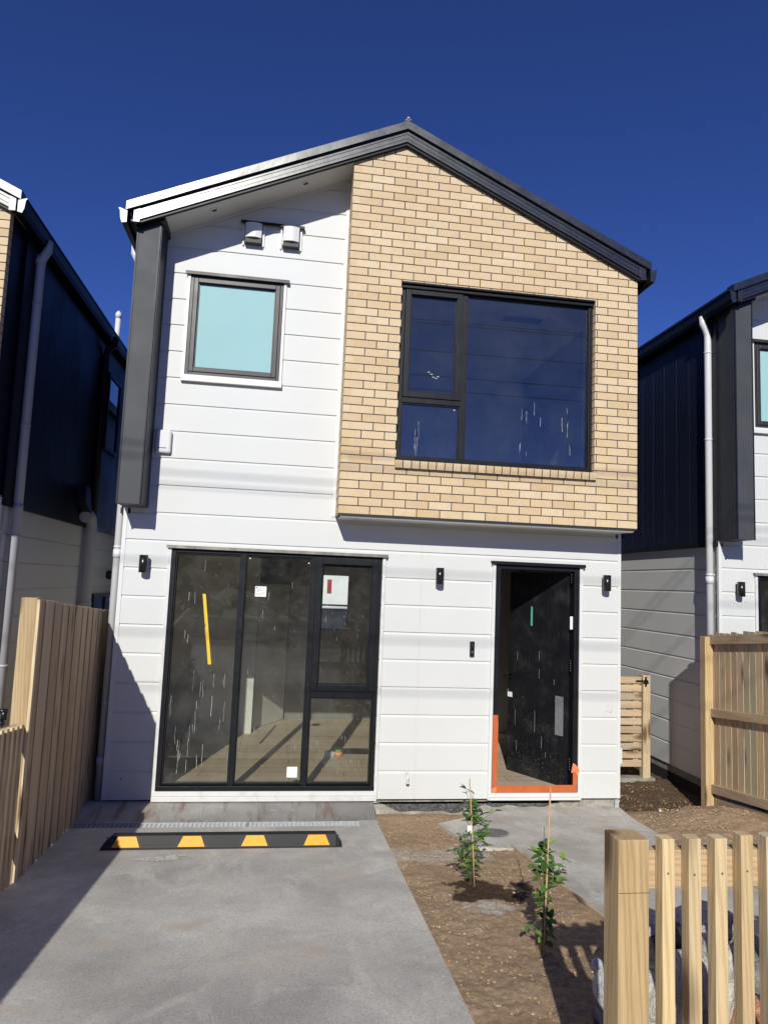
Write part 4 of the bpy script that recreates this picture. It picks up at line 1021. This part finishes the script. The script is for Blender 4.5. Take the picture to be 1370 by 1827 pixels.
# right paling fence
def rx(y): return 6.52-.04*(y-.2)
rfz = lambda y: 1.738-.10*(y-.15)
rf_ = thing('paling_fence', 'paling fence with three horizontal rails and a square post at the right', 'fence', (6.55, .2, -.2))
random.seed(5)
mb = MB(); mb.box(6.46, 6.56, .20, .30, -.5, rfz(.2)+.0); buildrel(mb, 'post', 'fence_pine', rf_, .003)
mb = MB(); mb.box(6.46+.085, 6.56+.085, -2.4, -2.3, -.3, rfz(-2.35)); buildrel(mb, 'post', 'fence_pine', rf_, .003)
y = .30
while y > -4.4:
    wdt = .098; m_ = MB(); m_.box(rx(y)+.052, rx(y)+.070, y-wdt, y-.003, soilz(6, y)+.15, rfz(y)+.045+random.uniform(-.012, .012)); buildrel(m_, 'paling', 'paling_green', rf_, .0015); y -= wdt
def sl_rail(z0f, z1f, xa, xb_, nm, m='rail_pine_y'):
    mb = MB(); vs = []
    for yy_ in (.195, -4.4):
        for a, q in ((xa, z0f), (xb_, z0f), (xb_, z1f), (xa, z1f)): vs.append((rx(yy_)+a, yy_, q(yy_)))
    mb.add(vs, [(0, 1, 2, 3), (7, 6, 5, 4)]+[(j, (j+1) % 4, (j+1) % 4+4, j+4) for j in range(4)]); buildrel(mb, nm, m, rf_, .002)
sl_rail(lambda y: rfz(y)-.085, lambda y: rfz(y)+.01, .0, .049, 'rail')
sl_rail(lambda y: rfz(y)-.90, lambda y: rfz(y)-.81, .0, .049, 'rail')
sl_rail(lambda y: rfz(y)-1.74, lambda y: rfz(y)-1.645, .0, .049, 'rail')
sl_rail(lambda y: rfz(y)-2.05, lambda y: rfz(y)-1.78, .03, .050, 'kickboard')
# slatted side gate
sg_ = thing('slatted_gate', 'small gate of horizontal pine slats in the gap between the two houses', 'gate', (6.2, 1.55, -.18))
mb = MB(); mb.box(6.40, 6.50, 1.48, 1.57, -.28, 1.13); buildrel(mb, 'post', 'picket_pine', sg_, .003)
for i in range(11):
    z = -.05+i*.107; mb = MB(); mb.box(5.36, 6.385, 1.50, 1.522, z, z+.085); buildrel(mb, 'slat', 'slat_pine_x', sg_, .002)
mb = MB(); mb.box(5.40, 5.48, 1.523, 1.56, -.05, 1.1); mb.box(6.28, 6.36, 1.523, 1.56, -.05, 1.1); buildrel(mb, 'stile', 'picket_pine', sg_)
mb = MB(); mb.box(6.30, 6.46, 1.472, 1.48, 1.05, 1.065); mb.tube([(6.43, 1.47, 1.05), (6.43, 1.45, 1.05)], .028, 10); mb.box(6.42, 6.44, 1.46, 1.478, .99, 1.11); mb.box(6.39, 6.47, 1.455, 1.47, 1.03, 1.04); buildrel(mb, 'latch', 'black_lamp', sg_)
one('gate_threshold', 'foundation_concrete', None, 0, [(5.35, 6.56, 1.47, 1.60, -.5, -.185)], label='rough concrete strip under the slatted side gate', category='threshold')

# ------------------------------------------------------------------ seedlings and stakes
def leafy(name, label, base, H, clumps, seed, top_off=(0, 0)):
    random.seed(seed); t = thing(name, label, 'plant', base, 'young shrubs tied to stakes in the soil bed')
    mb = MB()
    mb.tube([(0, 0, -.02), (.006, 0, H*.4), (top_off[0]*.6, top_off[1], H*.8), (top_off[0], top_off[1], H)], [.006, .005, .004, .002], 7)
    lf_ = MB()
    def leaf_at(p, d, L_, wd_):
        d = d.normalized(); side = d.cross(Vector((random.uniform(-.4, .4), random.uniform(-.4, .4), 1))).normalized(); nn = side.cross(d).normalized()
        rn = (random.random(), 0, 0); vs = []
        for tt, ww in ((0, .02), (.25, .75), (.55, 1), (.82, .6), (1, .03)):
            c = p+d*L_*tt-Vector((0, 0, 1))*L_*.18*tt*tt
            vs += [c-side*wd_*ww/2+nn*wd_*ww*.16, c, c+side*wd_*ww/2+nn*wd_*ww*.16]
        fs = []
        for i in range(4): fs += [(i*3, i*3+1, i*3+4, i*3+3), (i*3+1, i*3+2, i*3+5, i*3+4)]
        lf_.add(vs, fs, 0, rn, True)
    for (cx, cy, cz, n_, sp) in clumps:
        c = Vector((cx, cy, cz)); root = Vector((.004, 0, max(.02, cz-.12)))
        for i in range(max(2, n_//6)):
            e = c+Vector([random.gauss(0, sp*.85) for _ in range(3)]); mid = (root+e)/2+Vector((random.uniform(-.01, .01),)*3)
            mb.tube([root, mid, e], [.003, .0022, .0012], 5)
            for j in range(6):
                tt = random.uniform(.35, 1.05); q = root.lerp(e, tt); dd = Vector((random.gauss(0, 1), random.gauss(0, 1), random.uniform(-.2, .9)))
                leaf_at(q, dd, random.uniform(.045, .078), random.uniform(.026, .042))
    mb.build('stem', 'stem', t); lf_.build('leaves', 'leaf', t)
    return t
zb1 = soilz(3.056, -2.33)+.01; zb2 = soilz(3.10, -3.45)+.01
s1 = leafy('seedling', 'smaller seedling with glossy leaves in a dark wet patch nearer the house', (3.035, -2.30, zb1), .62,
      [(.0, 0, .56, 24, .05), (-.03, 0, .48, 24, .05), (.11, 0, .50, 12, .04), (.03, -.02, .40, 20, .05), (.12, 0, .38, 8, .03), (.09, 0, .33, 8, .03), (-.06, 0, .30, 7, .03), (-.02, 0, .24, 14, .045), (.05, 0, .17, 7, .03), (-.12, .02, .22, 4, .02), (-.04, 0, .12, 6, .03)], 41)
mb = MB(); mb.box(-.045, -.012, -.045, -.043, .355, .405); mb.build('tag', 'paper', s1)
s2 = leafy('seedling', 'taller seedling with rounder leaves at the edge of the fence shadow', (3.12, -3.46, zb2), .66,
      [(.015, 0, .60, 7, .02), (-.005, 0, .53, 10, .03), (.05, 0, .50, 22, .045), (.09, 0, .455, 18, .04), (.05, 0, .42, 18, .045), (-.05, 0, .43, 4, .02), (.0, 0, .34, 8, .03), (.01, 0, .27, 8, .03), (.05, 0, .22, 5, .02), (.0, 0, .16, 14, .04), (.05, 0, .12, 8, .03)], 52)
def stake(a, c, r, label):
    o = thing('garden_stake', label, 'stake', a, 'bamboo stakes beside the seedlings'); a = Vector(a); c = Vector(c)-a
    mb = MB(); mb.tube([Vector((0, 0, -.05)), c*.33, c*.34, c*.66, c*.67, c], [r, r, r*1.12, r, r*.9, r*.85], 8); mb.build('cane', 'bamboo', o)
stake((3.056, -2.335, zb1), (3.0, -2.335, .832), .0052, 'shorter bamboo stake of the seedling nearer the house')
stake((3.110, -3.50, zb2), (3.135, -3.504, 1.105), .0052, 'tall bamboo stake of the seedling beside the path')

# ------------------------------------------------------------------ sacks behind the pickets
def pillow(name, label, cat, loc, dim, rot, mat, seed, group=None, sq=.55):
    bm = bmesh.new(); bmesh.ops.create_cube(bm, size=2); bmesh.ops.subdivide_edges(bm, edges=bm.edges[:], cuts=9, use_grid_fill=True)
    for q in bm.verts:
        p = q.co.copy(); nrm = p.normalized(); s_ = p.lerp(nrm*1.25, sq)
        ed = max(abs(p.x), 0); s_.z *= (1-.55*ed**4); s_.y *= (1-.12*ed**6)
        d = .07*noise.noise(Vector((p.x*1.7+seed, p.y*1.7, p.z*1.7)))+.035*noise.noise(Vector((p.x*5+seed, p.y*5, p.z*5)))
        s_ += nrm*d; q.co = Vector((s_.x*dim[0], s_.y*dim[1], s_.z*dim[2]))
    for f in bm.faces: f.smooth = True
    me = bpy.data.meshes.new(name); bm.to_mesh(me); bm.free(); me.materials.append(MATS[mat])
    o = bpy.data.objects.new(name, me); COL.objects.link(o); o.location = loc; o.rotation_euler = [R_(a) for a in rot]
    o['label'] = label; o['category'] = cat
    if group: o['group'] = group
    return o
GS = 'filled sacks piled behind the pickets'
pillow('sack', 'dirty white sack standing next to the corner post behind the pickets', 'sack', (3.20, -4.42, .42), (.085, .10, .17), (8, 0, 10), 'sack_white', 1, GS)
pillow('sack', 'white sack with brown dirt behind the second picket gap', 'sack', (3.38, -4.42, .46), (.10, .10, .19), (-6, 5, -12), 'sack_white', 2, GS)
pillow('sack', 'orange and white sack low in the pile behind the fourth picket', 'sack', (3.66, -4.50, .38), (.12, .10, .13), (5, -4, 5), 'sack_orange', 3, GS)
pillow('sack', 'pale sack with folded top at the middle of the pile', 'sack', (3.54, -4.36, .52), (.09, .10, .17), (0, 8, 20), 'sack_white', 8, GS)
pillow('sack', 'black plastic sack lying across the middle of the pile', 'sack', (3.53, -4.08, .50), (.25, .13, .11), (0, 4, 8), 'sack_dark', 4, GS)
pillow('sack', 'dusty grey sack at the right end of the pile', 'sack', (3.90, -4.25, .44), (.18, .14, .17), (0, -6, -15), 'sack_grey', 5, GS)
pillow('sack', 'crumpled white sack on top at the back of the pile', 'sack', (3.70, -4.02, .60), (.17, .11, .06), (0, -10, 6), 'sack_white', 6, GS)
pillow('sack', 'torn white sack draped over the black one', 'sack', (3.44, -4.04, .61), (.11, .10, .045), (0, 12, -14), 'sack_white', 7, GS)
kb = thing('rubbish_bag', 'knotted white plastic bag on a tub left of the thick corner post', 'bag', (3.125, -4.38, .44)); kb.rotation_euler = (0, -.6, 0); kb.scale = (.82, .82, .9)
def pot(mb, prof, seed, mrnd=None):
    n = 22; vs = []
    for i, (r, z) in enumerate(prof):
        for k in range(n):
            t = 2*math.pi*k/n; rr = r*(1+.10*noise.noise(Vector((math.cos(t)*3, math.sin(t)*3, z*6+seed)))+.05*math.sin(7*t+seed))
            vs.append((rr*math.cos(t), rr*math.sin(t), z))
    m = len(prof); mb.add(vs, [(i*n+k, i*n+(k+1) % n, (i+1)*n+(k+1) % n, (i+1)*n+k) for i in range(m-1) for k in range(n)]+[tuple(range(n))[::-1], tuple((m-1)*n+k for k in range(n))], 0, None, True)
mb = MB(); pot(mb, [(.05, 0), (.09, .02), (.10, .07), (.095, .13), (.07, .18), (.035, .205), (.018, .225), (.032, .245), (.024, .265), (.006, .275)], 2); mb.build('bag_body', 'white_bag', kb)

tb = thing('tub', 'dark blue plastic tub in shade under the knotted white bag', 'tub', (3.09, -4.38, .24))
mb = MB(); mb.tube([(0, 0, 0), (0, 0, .165), (0, 0, .166), (0, 0, .18)], [.085, .098, .104, .104], 24); mb.build('tub_body', 'blue_drum', tb)
# ------------------------------------------------------------------ interior things
pt = thing('paint_tin', 'green and orange paint tin on the timber floor behind the glass', 'tin', (2.40, 1.45, .083))
mb = MB(); mb.tube([(0, 0, 0), (0, 0, .05)], .052, 18); mb.build('lower_label', 'tin_orange', pt)
mb = MB(); mb.tube([(0, 0, .05), (0, 0, .105)], .052, 18); mb.build('upper_label', 'tin_green', pt)
pillow('plastic_wrap', 'crumpled clear plastic wrap left of the paint tin', 'wrap', (2.29, 1.42, .11), (.07, .05, .035), (0, 0, 20), 'film', 9)

# ------------------------------------------------------------------ across the street and overhead (seen in the reflections, casts the soft wire shadows)
for i, (y, z) in enumerate(((-8.2, 8.15), (-8.5, 8.20), (-9.0, 7.72), (-9.4, 7.24), (-10.0, 7.07))):
    mb = MB(); pts = [(x, y, z+.0006*(x-3)**2) for x in range(-36, 43, 3)]
    mb.tube(pts, .008, 6); mb.build('power_line', 'wire_black', None, 0, label='overhead power line above the street, %s of the five' % ('nearest the house', 'second from the house', 'middle', 'fourth from the house', 'farthest')[i], category='power line', group='power lines over the street')
mb = MB()
def tree_mass(mb, cx, cy, r, n):
    for i in range(n):
        p = Vector([random.gauss(0, .5) for _ in range(3)]); p = p*r; s = random.uniform(.22, .42)
        a = Vector([random.gauss(0, 1) for _ in range(3)]).normalized(); b2 = a.cross(Vector((.3, .5, 1))).normalized()
        c = Vector((cx, cy, .6+r*1.0))+p
        if c.z < .45 or c.z > 6.2: continue
        mb.quad(c-a*s-b2*s, c+a*s-b2*s, c+a*s+b2*s, c-a*s+b2*s)
random.seed(9)
for x in range(-24, 36, 3): tree_mass(mb, x+random.uniform(-1, 1), -26, 2.6+random.random()*.9, 700)
mb.build('added_hedge', 'tree_leaf_mass', None, 0, kind='stuff', label='added dense planting across the street, unseen itself, there to darken the pane reflections', category='added_hedge')  # added unseen foliage that keeps the bright horizon out of the pane reflections
# shed behind the row, visible through the rear opening
SHED = 1
sh = thing('garden_shed', 'pale ribbed wall seen through the rear window of the middle house', 'shed', (2.9, 27, 0))
mb = MB()
for i in range(50): mb.box(-5+i*.2, -5+i*.2+.17, 0, .1, 0, 4.0)
mb.box(-5, 5, .01, 2, 0, 4.0); mb.build('ribbed_wall', 'shed_white', sh)
mb = MB(); mb.box(.95, 1.15, -.06, 0, 1.7, 2.35); mb.build('red_panel', 'red_paint', sh)

mb = MB(); mb.box(-5, 5, -.05, -.002, 0, 1.15); mb.build('base_band', 'navy_panel', sh)
mb = MB(); mb.tube([(-2, -.12, 1.0), (2.5, -.12, 1.0)], .07, 10); mb.build('pipe', 'white_trim', sh)
